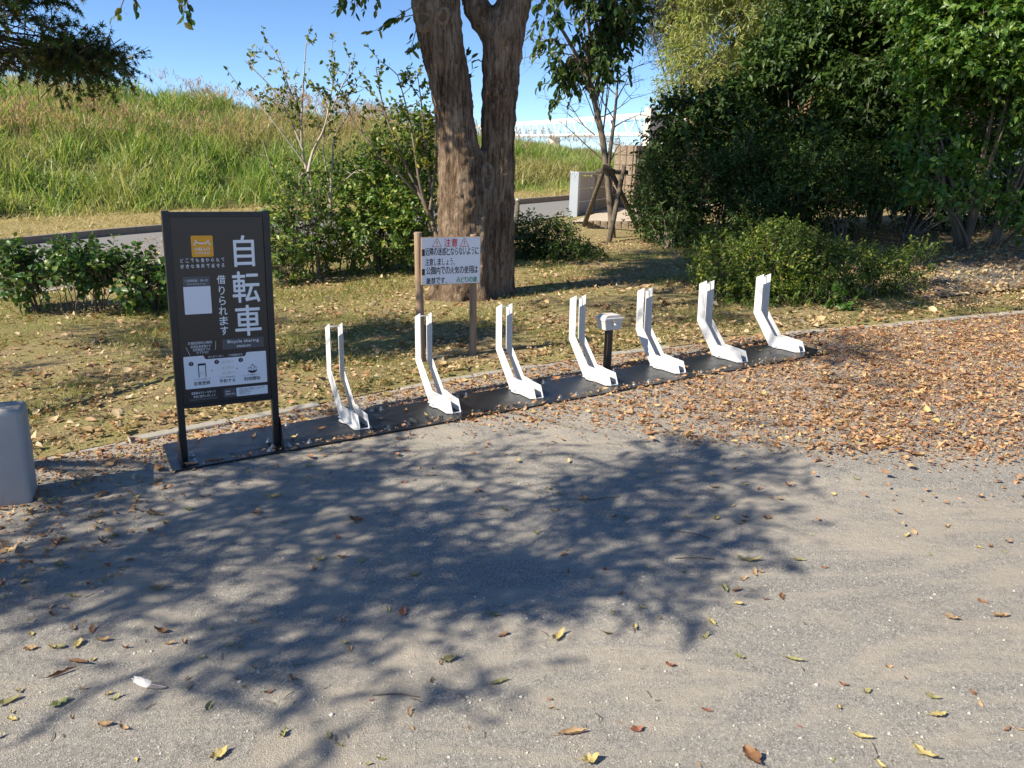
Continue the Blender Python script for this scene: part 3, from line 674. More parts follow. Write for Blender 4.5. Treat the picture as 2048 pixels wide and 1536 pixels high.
    m = Print(); place_text(m, 'はじめての方へ', X(.142), X(.222), Z(.756), Z(.744), y3, .006, 1); place_text(m, 'ご利用開始方法', X(.246), X(.322), Z(.756), Z(.744), y3, .006, 1); m.build('tab_text', M['ink_white'], pan)
    m = Print()
    for cu in (.052, .184, .311): disc(m, X(cu), Z(.781), .0125, y2); m.cut()
    stroke(m, [(X(.088), Z(.858)), (X(.088), Z(.787)), (X(.124), Z(.787)), (X(.124), Z(.858))], .0042, y2); stroke(m, [(X(.086), Z(.788)), (X(.126), Z(.788))], .011, y2)
    for cu in (.157, .288): m.cut(); disc(m, X(cu), Z(.826), .003, y2, 10)
    m.cut()
    pts = [(X(.343) + .056 * q, Z(.845) - .014 * (1 - (2 * q - 1) ** 2)) for q in np.linspace(0, 1, 9)]; m.add([(a, y2, b) for a, b in pts], [tuple(range(9))])
    for cu in (.357, .386): disc(m, X(cu), Z(.834), .011, y2, 20, .0092)
    stroke(m, [(X(.357), Z(.834)), (X(.366), Z(.818)), (X(.382), Z(.818)), (X(.386), Z(.834))], .002, y2); stroke(m, [(X(.366), Z(.813)), (X(.379), Z(.811))], .0035, y2)
    place_text(m, '会員登録', X(.058), X(.143), Z(.899), Z(.878), y2, .014, 1); place_text(m, '予約する', X(.191), X(.276), Z(.899), Z(.878), y2, .014, 1); place_text(m, '利用開始', X(.323), X(.411), Z(.899), Z(.878), y2, .014, 1)
    for s, u in (('アプリを使って', .061), ('アプリで自転車を', .190), ('ロックを解除して', .319)): place_text(m, s, X(u), X(u + .088), Z(.872), Z(.864), y2, 0, 1)
    m.build('steps_text', M['ink_black'], pan)
    m = Print()
    for v in (.784, .815, .845):
        m.cut()
        for q in (0, 1): disc(m, X(.213 + .014 * q), Z(v + .004), .0052, y2, 12, .0038)
        stroke(m, [(X(.213), Z(v + .004)), (X(.217), Z(v - .004)), (X(.226), Z(v - .004))], .0016, y2)
        for k in range(3): stroke(m, [(X(.236), Z(v - .005 + .005 * k)), (X(.254 + .003 * k), Z(v - .005 + .005 * k))], .0018, y2); stroke(m, [(X(.261), Z(v - .005 + .005 * k)), (X(.274), Z(v - .005 + .005 * k))], .0012, y2)
    m.cut(); stroke(m, [(X(.098), Z(.822)), (X(.098), Z(.842)), (X(.114), Z(.842)), (X(.114), Z(.822))], .002, y2)
    m.build('steps_drawing', M['ink_tan'], pan)
    m = Print()
    for cu in (.052, .184, .311): place_text(m, '手順', X(cu) - .006, X(cu) + .006, Z(.779), Z(.774), y3, .01, 1); place_text(m, '１２３'[[.052, .184, .311].index(cu)], X(cu) - .003, X(cu) + .003, Z(.790), Z(.7815), y3, .01, 1)
    m.build('step_numbers', M['ink_pale'], pan)
    # foot of the panel
    m = MB(); rrect(m, X(.210), X(.280), Z(.980), Z(.932), y1, .001); m.build('note_heading', M['ink_grey'], pan)
    m = MB(); rrect(m, X(.278), X(.448), Z(.981), Z(.933), y2, .002); m.build('note_card', M['ink_card'], pan)
    m = MB(); rrect(m, X(.031), X(.178), Z(.981), Z(.972), y1, .003); m.build('foot_bar', M['ink_grey'], pan)
    m = Print(); place_text(m, '自転車はマナーを守って', X(.044), X(.168), Z(.948), Z(.934), y1, .008, 1); place_text(m, '安全に走行しましょう', X(.052), X(.165), Z(.967), Z(.953), y1, .008, 1)
    place_text(m, '自転車', X(.219), X(.244), Z(.953), Z(.944), y2, .006, 1); place_text(m, '保険加入済み', X(.219), X(.270), Z(.968), Z(.958), y2, .006, 1); m.build('foot_text', M['ink_white'], pan)
    m = Print(); rg = np.random.default_rng(5)
    for k in range(6):
        e = (.430, .418, .34, .36, .33, .345)[k]; place_text(m, '・' + 'ご利用の前に必ず確認してください事項'[:4 + int((e - .29) * 100)], X(.286), X(e), Z(.946 + .006 * k - .0015), Z(.942 + .006 * k - .0035), y3, 0, 1)
    m.build('note_text', M['ink_grey'], pan)
make_sign()

# ------------------------------------------------------------------ bicycle racks
def side_plate(sx, x):
    """bent sheet: upright arm, sloping shin, foot with a small inward jog"""
    pr = [(.31, 0), (.505, .24), (.513, .542), (.435, .578), (.428, .272), (.262, .088), (.20, .086), (.15, .084), (.035, .078), (0, 0), (.15, 0), (.20, 0)]
    xo = lambda y: x - sx * (0.012 if y <= .15 else 0.0)
    th = .0045; v = [(xo(p[0]) - th / 2, p[0], p[1] + .004) for p in pr] + [(xo(p[0]) + th / 2, p[0], p[1] + .004) for p in pr]; n = len(pr)
    polys = [(0, 1, 2, 3, 4, 5, 6, 11), (6, 7, 10, 11), (7, 8, 9, 10)]; f = []
    for q in polys: f += [q, tuple(i + n for i in q)[::-1]]
    ring = [0, 1, 2, 3, 4, 5, 6, 7, 8, 9, 10, 11]
    f += [(ring[i], ring[(i + 1) % n], ring[(i + 1) % n] + n, ring[i] + n) for i in range(n)]
    return MB().add(v, f)
def make_rack():
    root = empty('bicycle_rack', (0, 0, 0), TH); sk = math.radians(4.5)
    R_ = lambda o: (setattr(o, 'rotation_euler', (0, 0, sk)), setattr(o, 'location', (0, 0, PLZ - SLOPE * .04)), o)[2]
    plate_mesh(-.4735, .1372, -.12, .355, PLZ, 0.004).build('base_plate', M['black'], root, 0.001)
    for sx, x in ((-1, -.088), (1, -.003)): R_(side_plate(sx, x).build('side_arm', M['white'], root, 0.0012, seg=1))
    R_(MB().tube([(-.090, .476, .553), (-.001, .476, .553)], .0045, 8).build('cross_rod', M['white'], root, smooth=True))
    R_(MB().box(-.0855, -.0055, .255, .30, .0045, .045).build('heel_web', M['white'], root, 0.001))
    fl = MB(); fl.prism([(-.108, .02), (-.075, .0), (-.012, .0), (.008, .02), (.012, .16), (.030, .19), (.030, .24), (.008, .27), (.006, .312), (-.097, .312), (-.099, .27), (-.121, .24), (-.121, .19), (-.103, .16)], 'z', 0.0, .004)
    R_(fl.build('foot_flange', M['white'], root))
    mb = MB(); mb.box(-.074, -.017, .025, .15, .0042, .0055); R_(mb.build('wheel_slot', M['black'], root))
    for x in (-.110, .019): mb = MB(); bolt(mb, x, .215, .004, .008, .006); R_(mb.build('foot_bolt', M['zinc'], root))
    for (x, y) in ((-.44, .325), (-.40, -.055), (.108, .325), (.085, -.055)):
        mb = MB(); bolt(mb, 0, 0, 0); o = mb.build('plate_bolt', M['zinc'], root); o.location = (x, y, PLZ + SLOPE * x)
    return root
rack_names = ['white bicycle rack nearest to the black sign, first of the row', 'second white bicycle rack from the sign, in front of the wooden notice post',
              'third white bicycle rack from the sign, right of the wooden notice board', 'fourth white bicycle rack, just left of the small box on a post',
              'fifth white bicycle rack, just right of the small box on a post', 'sixth white bicycle rack, before the low yellow green bush', 'last white bicycle rack at the far end of the black plates']
rack = make_rack()
for k in range(7):
    r_ = rack if k == 0 else copy_tree(rack); x, y = row_xy(k * PITCH_R, 0); r_.location = (x, y, float(gz(x, y)))
    tag(r_, rack_names[k], 'bicycle rack', 'bicycle racks in a row')

# ------------------------------------------------------------------ wooden notice
def make_notice():
    a = A(841.7, 474.4, 6.28); ang = math.radians(26.0); root = empty('notice_sign', (a[0], a[1], float(gz(a[0], a[1]))), ang)
    tag(root, 'white notice board with red and black lettering on two wooden posts', 'sign'); zb = a[2] - root.location[2]; W, Hh = 0.487, 0.362
    def post(x, y, top, lean, nm, r):
        zs = np.linspace(-.15, top, 7); m = MB(); m.tube([(x + lean * (t - top), y + .006 * math.sin(3 * t), t) for t in zs], [r * (1.05 - .06 * t) for t in zs], 14)
        return m.build(nm, M['post_wood'], root, 0.004, smooth=True)
    post(-.012, .032, zb + .035, -.028, 'post', .030); p = post(.445, .036, zb + .012, -.010, 'post', .028)
    b = MB().box(0, W, -.006, .006, zb - Hh, zb).build('backing_board', M['plywood'], root, 0.001)
    f = MB().box(.004, W - .004, -.0085, -.0062, zb - Hh + .004, zb - .004).build('notice_board', M['notice_board'], root)
    s = W; X = lambda u: u * W; Z = lambda v: zb - v * Hh / .75; y = -.0092
    m = Print()
    for u0, u1, v0, v1 in ((.183, .333, .016, .150), (.643, .790, .016, .152)):
        m.cut(); c = (u0 + u1) / 2; tri = [(X(u0), Z(v1)), (X(u1), Z(v1)), (X(c), Z(v0)), (X(u0), Z(v1)), (X(u1), Z(v1))]; stroke(m, tri, .004, y)
        stroke(m, [(X(c), Z(v0 + .045)), (X(c), Z(v0 + .095))], .006, y); stroke(m, [(X(c), Z(v0 + .103)), (X(c), Z(v0 + .118))], .006, y)
    place_text(m, '注', X(.380), X(.485), Z(.150), Z(.026), y, .02); place_text(m, '意', X(.500), X(.600), Z(.152), Z(.026), y, .02); m.build('heading', M['ink_red'], f)
    m = Print()
    def line(s_, u0, u1, v0, v1, narrow='。・'):
        n = len(s_); c = (u1 - u0) / n
        for k, ch in enumerate(s_):
            if ch in '。': place_text(m, ch, X(u0 + c * k + c * .1), X(u0 + c * k + c * .4), Z(v1), Z(v1 - .03), y, .015); continue
            pad = {'し': .22, 'い': .1, 'ょ': .2, 'う': .2, 'ら': .14, 'に': .06}.get(ch, .05); t = .03 if ch == 'ょ' else 0
            place_text(m, ch, X(u0 + c * (k + pad)), X(u0 + c * (k + 1 - pad)), Z(v1), Z(v0 + t), y, .018)
    line('近隣の迷惑とならないように', .063, .968, .166, .284); line('注意しましょう。', .064, .60, .330, .443); line('公園内での火気の使用は', .077, .956, .466, .582); line('厳禁です。', .080, .475, .634, .735)
    for v0, v1 in ((.186, .290), (.492, .592)): m.cut(); rrect(m, X(.008), X(.058), Z(v1), Z(v0), y, .001)
    m.build('lettering', M['ink_notice'], f)
    m = Print(); s_ = 'みどりの課'; c = .358 / 5
    for k, ch in enumerate(s_): place_text(m, ch, X(.585 + c * (k + .05)), X(.585 + c * (k + .95)), Z(.726), Z(.640), y, .02)
    m.build('department_line', M['ink_green'], f)
    for u, v in ((.034, .045), (.960, .038), (.030, .715), (.958, .705)):
        m = MB(); m.tube([(X(u), -.0085, Z(v)), (X(u), -.011, Z(v))], .004, 8); m.build('screw', M['zinc'], f)
make_notice()

# ------------------------------------------------------------------ small grey box on a brown post
def make_box():
    p = A(1210, 738, 6.2); b = np.array([0.722, 6.16]); root = empty('box_on_post', (b[0], b[1], float(gz(*b))), TH); tag(root, 'small pale grey lidded box on a short dark brown post', 'box')
    MB().box(-.023, .023, -.023, .023, -.1, .315).build('post', M['brown_post'], root, 0.003)
    m = MB(); m.prism([(-.070, .316), (.070, .316), (.080, .385), (-.080, .385)], 'y', -.055, .055); m.build('box_body', M['box_plastic'], root, 0.004)
    lid = MB().box(-.087, .087, -.066, .066, .3852, .408); lid.prism([(-.080, .4082), (.080, .4082), (.058, .428), (-.058, .428)], 'y', -.052, .052); l = lid.build('lid', M['box_plastic'], root, 0.004)
    MB().box(-.016, .016, -.074, -.066, .372, .400).build('hasp', M['zinc'], l, 0.002)
    MB().tube([(.0, -.074, .366), (.0, -.078, .35)], .010, 10).build('padlock', M['zinc'], root, 0.002)
    MB().box(.05, .075, -.070, -.066, .39, .404).build('hinge', M['zinc'], l)
make_box()

# ------------------------------------------------------------------ concrete block at the edge of the lawn
def make_block():
    c = G(62, 1006); ang = math.radians(22); root = MB(); root.box(-.42, 0, 0, .22, -.1, .475)
    o = root.build('concrete_block', M['bollard'], None, 0.026, True, 5); o.location = (c[0] + .005, c[1], c[2]); o.rotation_euler = (0, 0, ang)
    tag(o, 'pale concrete block with rounded top at the lawn edge', 'concrete block')
make_block()

# ------------------------------------------------------------------ walls behind the staked tree
def make_panel_wall():
    a = np.array([*A(1150, 432, 19.6)[:2]]); b = np.array([4.15, 27.6]); d = norm(b - a); L = np.linalg.norm(b - a); ang = math.atan2(d[1], d[0])
    z0 = float(gz(*a)); root = empty('panel_wall', (a[0], a[1], z0), ang); tag(root, 'low precast concrete panel wall running back from the road', 'wall')
    top = A(1150, 345, 19.6)[2] - z0; rise = float(gz(*b)) - z0; n = 5; hs = [0, .34, .66, .95]; hs = [0.02 + h * (top - .1) / .95 for h in hs]
    MB().box(-.19, -.02, -.10, .10, -.2, top + .02).build('end_post', M['galv'], root, .006)
    for k in range(n):
        x0, x1 = k * L / n, (k + 1) * L / n
        MB().box(x0 - .05, x0 + .05, -.075, .075, -.2, top - .06).build('pillar', M['wall_concrete'], root, .005)
        for r in range(3):
            MB().box(x0 + .06, x1 - .06, -.03, .03, hs[r] + (0 if r else -.15), hs[r + 1] - .012).build('panel', M['wall_concrete'], root, .006)
    for k in range(n):
        MB().box(k * L / n + .003, (k + 1) * L / n - .003, -.09, .09, top - .058, top + .012).build('coping', M['wall_concrete'], root, .008)
make_panel_wall()
def make_block_wall():
    Y = 21.0; a = A(1264, 430, Y); b = A(1500, 430, Y + 3.2); d = norm((b - a)[:2]); L = np.linalg.norm((b - a)[:2]); ang = math.atan2(d[1], d[0])
    z0 = float(gz(a[0], a[1])) - .1; root = empty('block_wall', (a[0], a[1], z0), ang); tag(root, 'tan split face block retaining wall behind the bushes', 'wall')
    top = A(1264, 290, Y)[2] - z0; rows = 7; rh = top / rows; rng = np.random.default_rng(2); bw = .42
    MB().box(.03, L, .06, .5, 0, top - .03).build('core', M['wall_concrete'], root)
    mesh = {}
    for r in range(rows):
        x = -(bw / 2 if r % 2 else 0.0)
        while x < L:
            x0, x1 = max(x, 0), min(x + bw, L); w = round(x1 - x0, 2)
            if w > .05:
                if w not in mesh:
                    m = MB().box(.006, w - .006, 0, .07, .006, rh - .006); o = m.build('block', M['block'], root, .012); mesh[w] = o
                else:
                    s = mesh[w]; o = s.copy(); COL.objects.link(o); o.parent = root
                o.location = (x0, rng.uniform(-.012, .012), r * rh)
            x += bw
    # left return of the wall
    for r in range(rows):
        y = .075
        while y < .5:
            w = .21; m = MB().box(0, .07, .006, w - .006, .006, rh - .006).build('block', M['block'], root, .012); m.location = (-.02 + rng.uniform(-.006, .006), y, r * rh); y += w
    # pale panelled parapet standing on top
    p2 = A(1291, 286, 23.0); q2 = A(1620, 286, 27.5); d2 = norm((q2 - p2)[:2]); L2 = np.linalg.norm((q2 - p2)[:2])
    w = empty('parapet', (p2[0], p2[1], 0), math.atan2(d2[1], d2[0])); tag(w, 'pale concrete pillar and panelled parapet above the block wall', 'parapet')
    zt, zb = A(1291, 214, 23.0)[2], 0.3; zp = A(1305, 228, 23.0)[2]
    MB().box(0, .22, -.12, .12, zb, zt).build('pillar', M['pale_concrete'], w, .015)
    for k in range(6):
        x0 = .23 + k * (L2 - .23) / 6; x1 = .23 + (k + 1) * (L2 - .23) / 6
        for r in range(2): MB().box(x0 + .02, x1 - .02, -.03, .05, zp - .72 * (r + 1) + .015, zp - .72 * r - .015).build('panel', M['pale_concrete'], w, .01)
        MB().box(x1 - .025, x1 + .025, -.09, .05, zb, zp).build('rib', M['pale_concrete'], w, .005)
    MB().box(.22, L2, -.015, .04, zb, zp - 1.45).build('plinth', M['pale_concrete'], w)
make_block_wall()
def make_edging_row():
    a, b = G(1172, 462), G(1300, 463); n = 9; root = empty('brick_edging', (a[0], a[1], float(gz(a[0], a[1]))), math.atan2(b[1] - a[1], b[0] - a[0])); tag(root, 'low row of tan edging blocks before the concrete apron', 'edging')
    L = np.linalg.norm((b - a)[:2]); s = None
    for k in range(n):
        if s is None: s = o = MB().box(.008, L / n - .008, 0, .12, -.1, .2).build('block', M['block'], root, .01)
        else: o = s.copy(); COL.objects.link(o); o.parent = root
        o.location = (k * L / n, 0.004 * (k % 3), .004 * (k % 2))
make_edging_row()
def make_bollard():
    b = G(1034, 448); h = A(1034, 402, b[1])[2] - b[2]; o = empty('road_post', b); tag(o, 'thin dark post at the road edge beside the big trunk', 'post')
    MB().tube([(0, 0, -.1), (0, 0, h)], .045, 12).build('post', M['stake_wood'], o, smooth=True); MB().tube([(0, 0, h + .001), (0, 0, h + .05)], [.05, .035], 12).build('cap', M['galv'], o, smooth=True)
make_bollard()

# ------------------------------------------------------------------ white truss bridge beyond the bank
def make_bridge():
    ra, rb = A(1292, 229, 105.0), A(1292, 268, 105.0); la = A(930, 254, 215.0); top_r, top_l = ra, la; h = ra[2] - rb[2]
    root = empty('truss_bridge', (ra[0], ra[1], rb[2] - 6)); tag(root, 'long white steel truss bridge far beyond the grassy bank', 'bridge'); o0 = np.array(root.location)
    dirv = norm((la - ra)); L = np.linalg.norm(la - ra); nrm_ = norm(np.cross(dirv, [0, 0, 1.0])); wd = 2.4; n = 22; up = np.array([0, 0, 1.0])
    def bar(name, p, q, r): MB().tube([p - o0, q - o0], r, 6).build(name, M['bridge'], root)
    for s in (0, 1):
        o = nrm_ * wd * s; bar('top_chord', ra + o, la + o, .26); bar('bottom_chord', ra + o - up * h, la + o - up * h, .22)
        for k in range(n if s == 0 else 0):
            p = ra + o + dirv * (L * k / n); q = ra + o + dirv * (L * (k + .5) / n); e = ra + o + dirv * (L * (k + 1) / n)
            bar('diagonal', p - up * h, q, .11); bar('diagonal', q, e - up * h, .11)
    for k in range(0, n, 2): p = ra + dirv * (L * k / n); bar('cross_beam', p - up * h, p + nrm_ * wd - up * h, .12)
    MB().add([p - o0 for p in (ra - up * (h + .2), la - up * (h + .2), la + nrm_ * wd - up * (h + .2), ra + nrm_ * wd - up * (h + .2))], [(0, 1, 2, 3)]).build('deck', M['bridge'], root)
    c = A(1226, 241, 125.0) - nrm_ * .2; m = MB(); dsc = []
    for k in range(20): t = k * math.pi / 10; dsc.append(tuple(c - o0 + dirv * .55 * math.cos(t) + up * .55 * math.sin(t)))
    dsc2 = [tuple(np.array(p) - nrm_ * .08) for p in dsc]
    m.add(dsc + dsc2, [tuple(range(20)), tuple(range(20, 40))[::-1]] + [(k, (k + 1) % 20, 20 + (k + 1) % 20, 20 + k) for k in range(20)]).build('round_sign', M['blue_sign'], root)
    for k in (0, 8, 16, 24):
        p = ra + dirv * (L * k / n) + nrm_ * wd / 2; MB().tube([p - o0 - up * (h + 14), p - o0 - up * (h + .3)], 1.0, 12).build('pier', M['pale_concrete'], root)
make_bridge()

# ------------------------------------------------------------------ houses behind the trees on the right
def make_house(name, label, px0, px1, Y, z_eave, z_ridge, depth, ang, wall_mat):
    a = A(px0, 400, Y); b = A(px1, 400, Y); W = b[0] - a[0]; z0 = float(gz(a[0], a[1])) - .2
    root = empty(name, (a[0], a[1], z0), ang); tag(root, label, 'house', 'houses behind the trees'); ze, zr = z_eave - z0, z_ridge - z0
    w = MB(); w.add([(0, 0, 0), (W, 0, 0), (W, depth, 0), (0, depth, 0), (0, 0, ze), (W, 0, ze), (W, depth, ze), (0, depth, ze), (W / 2, 0.0, zr - .12), (W / 2, depth, zr - .12)],
          [(0, 1, 5, 8, 4), (2, 3, 7, 9, 6), (1, 2, 6, 5), (3, 0, 4, 7)]); w.build('wall', wall_mat, root)
    ov = .55; sl = math.hypot(W / 2, zr - ze)
    for s in (-1, 1):
        R = empty('roof', (0, 0, 0)); R.parent = root; xe, zee = W / 2 + s * (W / 2 + ov), ze - ov * (zr - ze) / (W / 2)
        v = [(W / 2, -ov, zr), (xe, -ov, zee), (xe, depth + ov, zee), (W / 2, depth + ov, zr)]; lo = [(x, y, z - .14) for x, y, z in v]
        MB().add(v + lo, [(0, 1, 2, 3), (7, 6, 5, 4), (0, 4, 5, 1), (1, 5, 6, 2), (2, 6, 7, 3), (3, 7, 4, 0)]).build('roof_slab', M['tile'], R)
        nt = int((depth + 2 * ov) / .32)
        t = None
        for k in range(nt):                                  # rolls of tile running up the slope
            y = -ov + .16 + k * .32
            if t is None: t = MB().tube([(xe - s * .02, 0, zee + .03), (W / 2, 0, zr + .03)], .065, 6).build('tile_roll', M['tile'], R)
            else: c = t.copy(); COL.objects.link(c); c.parent = R; c.location = (0, y + ov - .16, 0)
            if k == 0: t.location = (0, 0, 0); t.delta_location = (0, -ov + .16, 0)
    MB().tube([(W / 2, -ov - .05, zr + .1), (W / 2, depth + ov + .05, zr + .1)], .13, 8).build('ridge', M['tile'], root)
    for k in range(3):
        x = W * (k + .5) / 3; f = MB().box(x - .55, x + .55, -.05, -.002, 1.0, 2.2).build('window', M['galv'], root); MB().box(x - .48, x + .48, -.056, -.0505, 1.07, 2.13).build('pane', M['glass'], f)
        if ze > 4.2: f = MB().box(x - .5, x + .5, -.05, -.002, 3.4, 4.3).build('window', M['galv'], root); MB().box(x - .44, x + .44, -.056, -.0505, 3.46, 4.24).build('pane', M['glass'], f)
make_house('low_house', 'low house with a grey tiled gable showing between the trees', 1392, 1560, 27.0, A(1365, 128, 27)[2], A(1450, 66, 27)[2], 7.0, math.radians(-14), M['plaster'])
make_house('tall_house', 'brown walled house with tiled roof half hidden by tall trees', 1660, 2130, 21.5, A(1700, 45, 21.5)[2], A(1800, -130, 21.5)[2], 6.0, math.radians(10), M['brown_wall'])

# ------------------------------------------------------------------ the big two stemmed tree
def make_big_tree():
    Y = 9.2; b = A(955, 600, Y); b[2] = float(gz(b[0], b[1])); root = empty('big_tree', b); tag(root, 'large tree with two thick stems behind the notice board', 'tree')
    def px(x, y, dy=0.0): return A(780 + x / 2.476, y / 2.476, Y + dy)
    k = Y / F / 2.476 * 1.04 / 2                                        # half width of one crop pixel
    Lf = [(335, 1540, 300, -.05), (348, 1440, 262, -.05), (358, 1250, 236, -.05), (360, 1050, 230, -.05), (352, 900, 214, -.04), (340, 760, 194, -.02), (322, 600, 178, 0), (297, 400, 182, .0), (250, 200, 198, .0), (226, 20, 216, .0), (205, -200, 200, .1), (150, -500, 170, .25), (60, -900, 130, .4)]
    Rt = [(548, 1540, 150, .15), (548, 1400, 136, .15), (545, 1200, 140, .15), (540, 900, 148, .14), (533, 700, 156, .12), (543, 500, 162, .1), (552, 300, 178, .1), (565, 160, 190, .1), (610, 40, 150, .12), (650, -150, 132, .1), (700, -450, 115, .0), (780, -850, 90, -.1)]
    Lb = [(540, 230, 130, .1), (500, 130, 128, .1), (430, 50, 120, .12), (400, -60, 104, .2), (370, -300, 96, .5), (330, -650, 80, .9)]
    lines = []
    for ln in (Lf, Rt, Lb):
        P = np.array([px(x, y, dy) for x, y, w, dy in ln]); R = np.array([w * k for *_, w, _d in [(a_, b_, w_, d_) for a_, b_, w_, d_ in ln]])
        Q = smooth_line(np.concatenate([P, R[:, None]], 1), 60); lines.append((Q[:, :3], Q[:, 3]))
    # buttress roots and the seam between the stems
    base = [((215, 1500, 95, -.22), (262, 1380, 84, -.15), (300, 1200, 80, -.10)), ((440, 1540, 120, -.3), (430, 1400, 100, -.22), (432, 1150, 90, -.16), (470, 950, 80, -.08)), ((330, 1540, 150, -.3), (345, 1400, 110, -.2), (352, 1200, 100, -.12)), ((600, 1540, 80, .1), (585, 1420, 70, .12), (575, 1250, 60, .14))]
    base.append(((468, 1540, 170, .02), (462, 1200, 160, .04), (460, 950, 150, .05), (460, 830, 124, .05), (452, 745, 76, .05)))
    for bl in base:
        P = np.array([px(x, y, dy) for x, y, w, dy in bl]); R = np.array([w * k for x, y, w, dy in bl]); Q = smooth_line(np.concatenate([P, R[:, None]], 1), 24); lines.append((Q[:, :3], Q[:, 3]))
    mb = MB(); rng = np.random.default_rng(3)
    for P, R in lines: mb.tube(P - b, R, 20)
    tr = mb.build('trunk', M['bark'], root)
    rm = tr.modifiers.new('remesh', 'REMESH'); rm.mode = 'VOXEL'; rm.voxel_size = 0.02; rm.use_smooth_shade = True
    sm = tr.modifiers.new('smooth', 'SMOOTH'); sm.iterations = 6; sm.factor = 0.5
    tx = bpy.data.textures.new('bark_relief', 'CLOUDS'); tx.noise_scale = 0.09; tx.noise_depth = 3
    ds = tr.modifiers.new('relief', 'DISPLACE'); ds.texture = tx; ds.strength = 0.05; ds.mid_level = 0.5; ds.texture_coords = 'LOCAL'
    # callus rings around old pruning wounds
    from mathutils.bvhtree import BVHTree
    bpy.context.view_layer.update(); dg = bpy.context.evaluated_depsgraph_get(); bvh = BVHTree.FromObject(tr, dg); eye = np.array([0, 0, H]) - b
    def surf(x, y, dy, back=0.0):
        v = ray(780 + x / 2.476, y / 2.476); v = v / np.linalg.norm(v); h_ = bvh.ray_cast(Vector(eye), Vector(v))[0]
        return (np.array(h_) + v * back) if h_ is not None else px(x, y, dy) - b
    def ring(cx, cy, rx, ry, r, dy, a0=0, a1=360, n=26, hollow=True):
        t = np.radians(np.linspace(a0, a1, n))
        P = np.array([surf(cx + rx * math.cos(q), cy - ry * math.sin(q), dy, r * .75) for q in t]); P = np.concatenate([P, P[:2]]) if a1 - a0 >= 360 else P
        P[1:-1] = (P[:-2] + 2 * P[1:-1] + P[2:]) / 4; t = np.concatenate([t, t[:2]]) if a1 - a0 >= 360 else t
        m = MB(); m.tube(P, [r * (1 + .15 * math.sin(3 * q)) for q in t], 10); o = m.build('callus', M['callus'], root, smooth=True); sb = o.modifiers.new('sub', 'SUBSURF'); sb.levels = sb.render_levels = 1
        if hollow:
            pts = [surf(cx + rx * .9 * math.cos(q), cy - ry * .9 * math.sin(q), dy, -.006) for q in np.radians(np.arange(0, 360, 15))]
            MB().add(pts, [tuple(range(len(pts)))]).build('hollow', M['hollow'], root)
    ring(478, 880, 24, 70, .036, -.31); ring(172, 60, 30, 84, .046, -.20, 150, 400); ring(262, 78, 22, 38, .036, -.24)
    # limbs above the picture and the crown; several unseen lobes added to cast shade
    rng = np.random.default_rng(21); tips = [px(60, -900, .4), px(780, -850, -.1), px(330, -650, .9)]
    lobes = [(b + np.array(c), np.array(r), w) for c, r, w in (((-.9, .2, 5.6), (1.7, 1.6, 1.0), 1), ((.7, .1, 6.0), (1.3, 1.4, 1.0), 1), ((-.6, 1.4, 6.8), (1.8, 2.0, 1.2), 1), ((-1.5, 2.3, 5.6), (1.6, 1.5, .9), 1), ((-2.2, -.9, 4.7), (1.2, 1.0, .5), 2.2), ((-1.5, -.55, 4.25), (.8, .6, .25), 2.6), ((-3.0, -1.3, 5.1), (.7, .6, .35), 2.4), ((-2.6, -1.2, 4.5), (.8, .6, .3), 3.0), ((-1.9, -3.6, 6.1), (1.0, .8, .4), 1.6), ((-.5, -3.6, 6.3), (1.0, .7, .4), 1.6), ((-3.4, -3.2, 5.2), (.6, .5, .3), 1.2), ((-3.0, -.4, 5.4), (1.2, 1.2, .6), 1.2), ((-.3, -1.0, 6.6), (1.9, 1.5, 1.0), .8), ((-2.1, .6, 5.4), (1.3, 1.3, .8), .9), ((1.3, -.4, 4.9), (.9, .7, .4), .6))]
    P, U = sample_lobes(lobes, 4300, rng, .25, .38, 1.1)
    V, Fc, ends = twig_leaves(P, U, rng, 9, .42, .105, .048, .5, .1, 'diamond')
    parts = [(V, Fc)]; tl = [(np.stack([P[q] - (ends[q] - P[q]) * .8, P[q], ends[q]]), np.array([.008, .006, .002])) for q in rng.choice(len(P), 700, replace=False)]
    limbs = []
    for t in tips: limbs += branches_to(t, P[rng.choice(len(P), 14, replace=False)], rng, .075, 10, wig=.25, common=.45)
    # sprays that hang into the top of the picture
    sprays = [((245, 6), (235, 34), 7.6, 7), ((262, -20), (272, 14), 7.6, 6), ((352, -30), (362, 20), 7.4, 6), ((372, -30), (366, 44), 7.4, 6), ((372, -10), (382, 40), 7.4, 4), ((690, -30), (684, 14), 8.6, 9), ((715, -30), (706, 26), 8.6, 10), ((735, -30), (728, 22), 8.7, 9), ((760, -30), (752, 16), 8.7, 8), ((705, -25), (676, 20), 8.6, 7),
              ((828, 12), (742, 66), 8.8, 10), ((826, 30), (780, 40), 8.8, 8), ((832, 60), (818, 112), 8.9, 6), ((838, 80), (824, 100), 8.9, 5), ((880, -10), (905, 24), 9.4, 8), ((930, -20), (950, 20), 9.6, 9), ((1075, -30), (1100, 22), 9.2, 9), ((1130, -30), (1145, 20), 9.4, 9), ((1095, -40), (1075, 30), 9.1, 8), ((1180, -40), (1190, 20), 9.4, 9), ((1225, -40), (1240, 26), 9.6, 9), ((1260, -40), (1268, 30), 9.6, 8), ((930, 120), (940, 100), 9.6, 4), ((905, 150), (950, 112), 9.55, 8), ((925, 170), (948, 140), 9.6, 8), ((910, 205), (940, 180), 9.6, 5)]
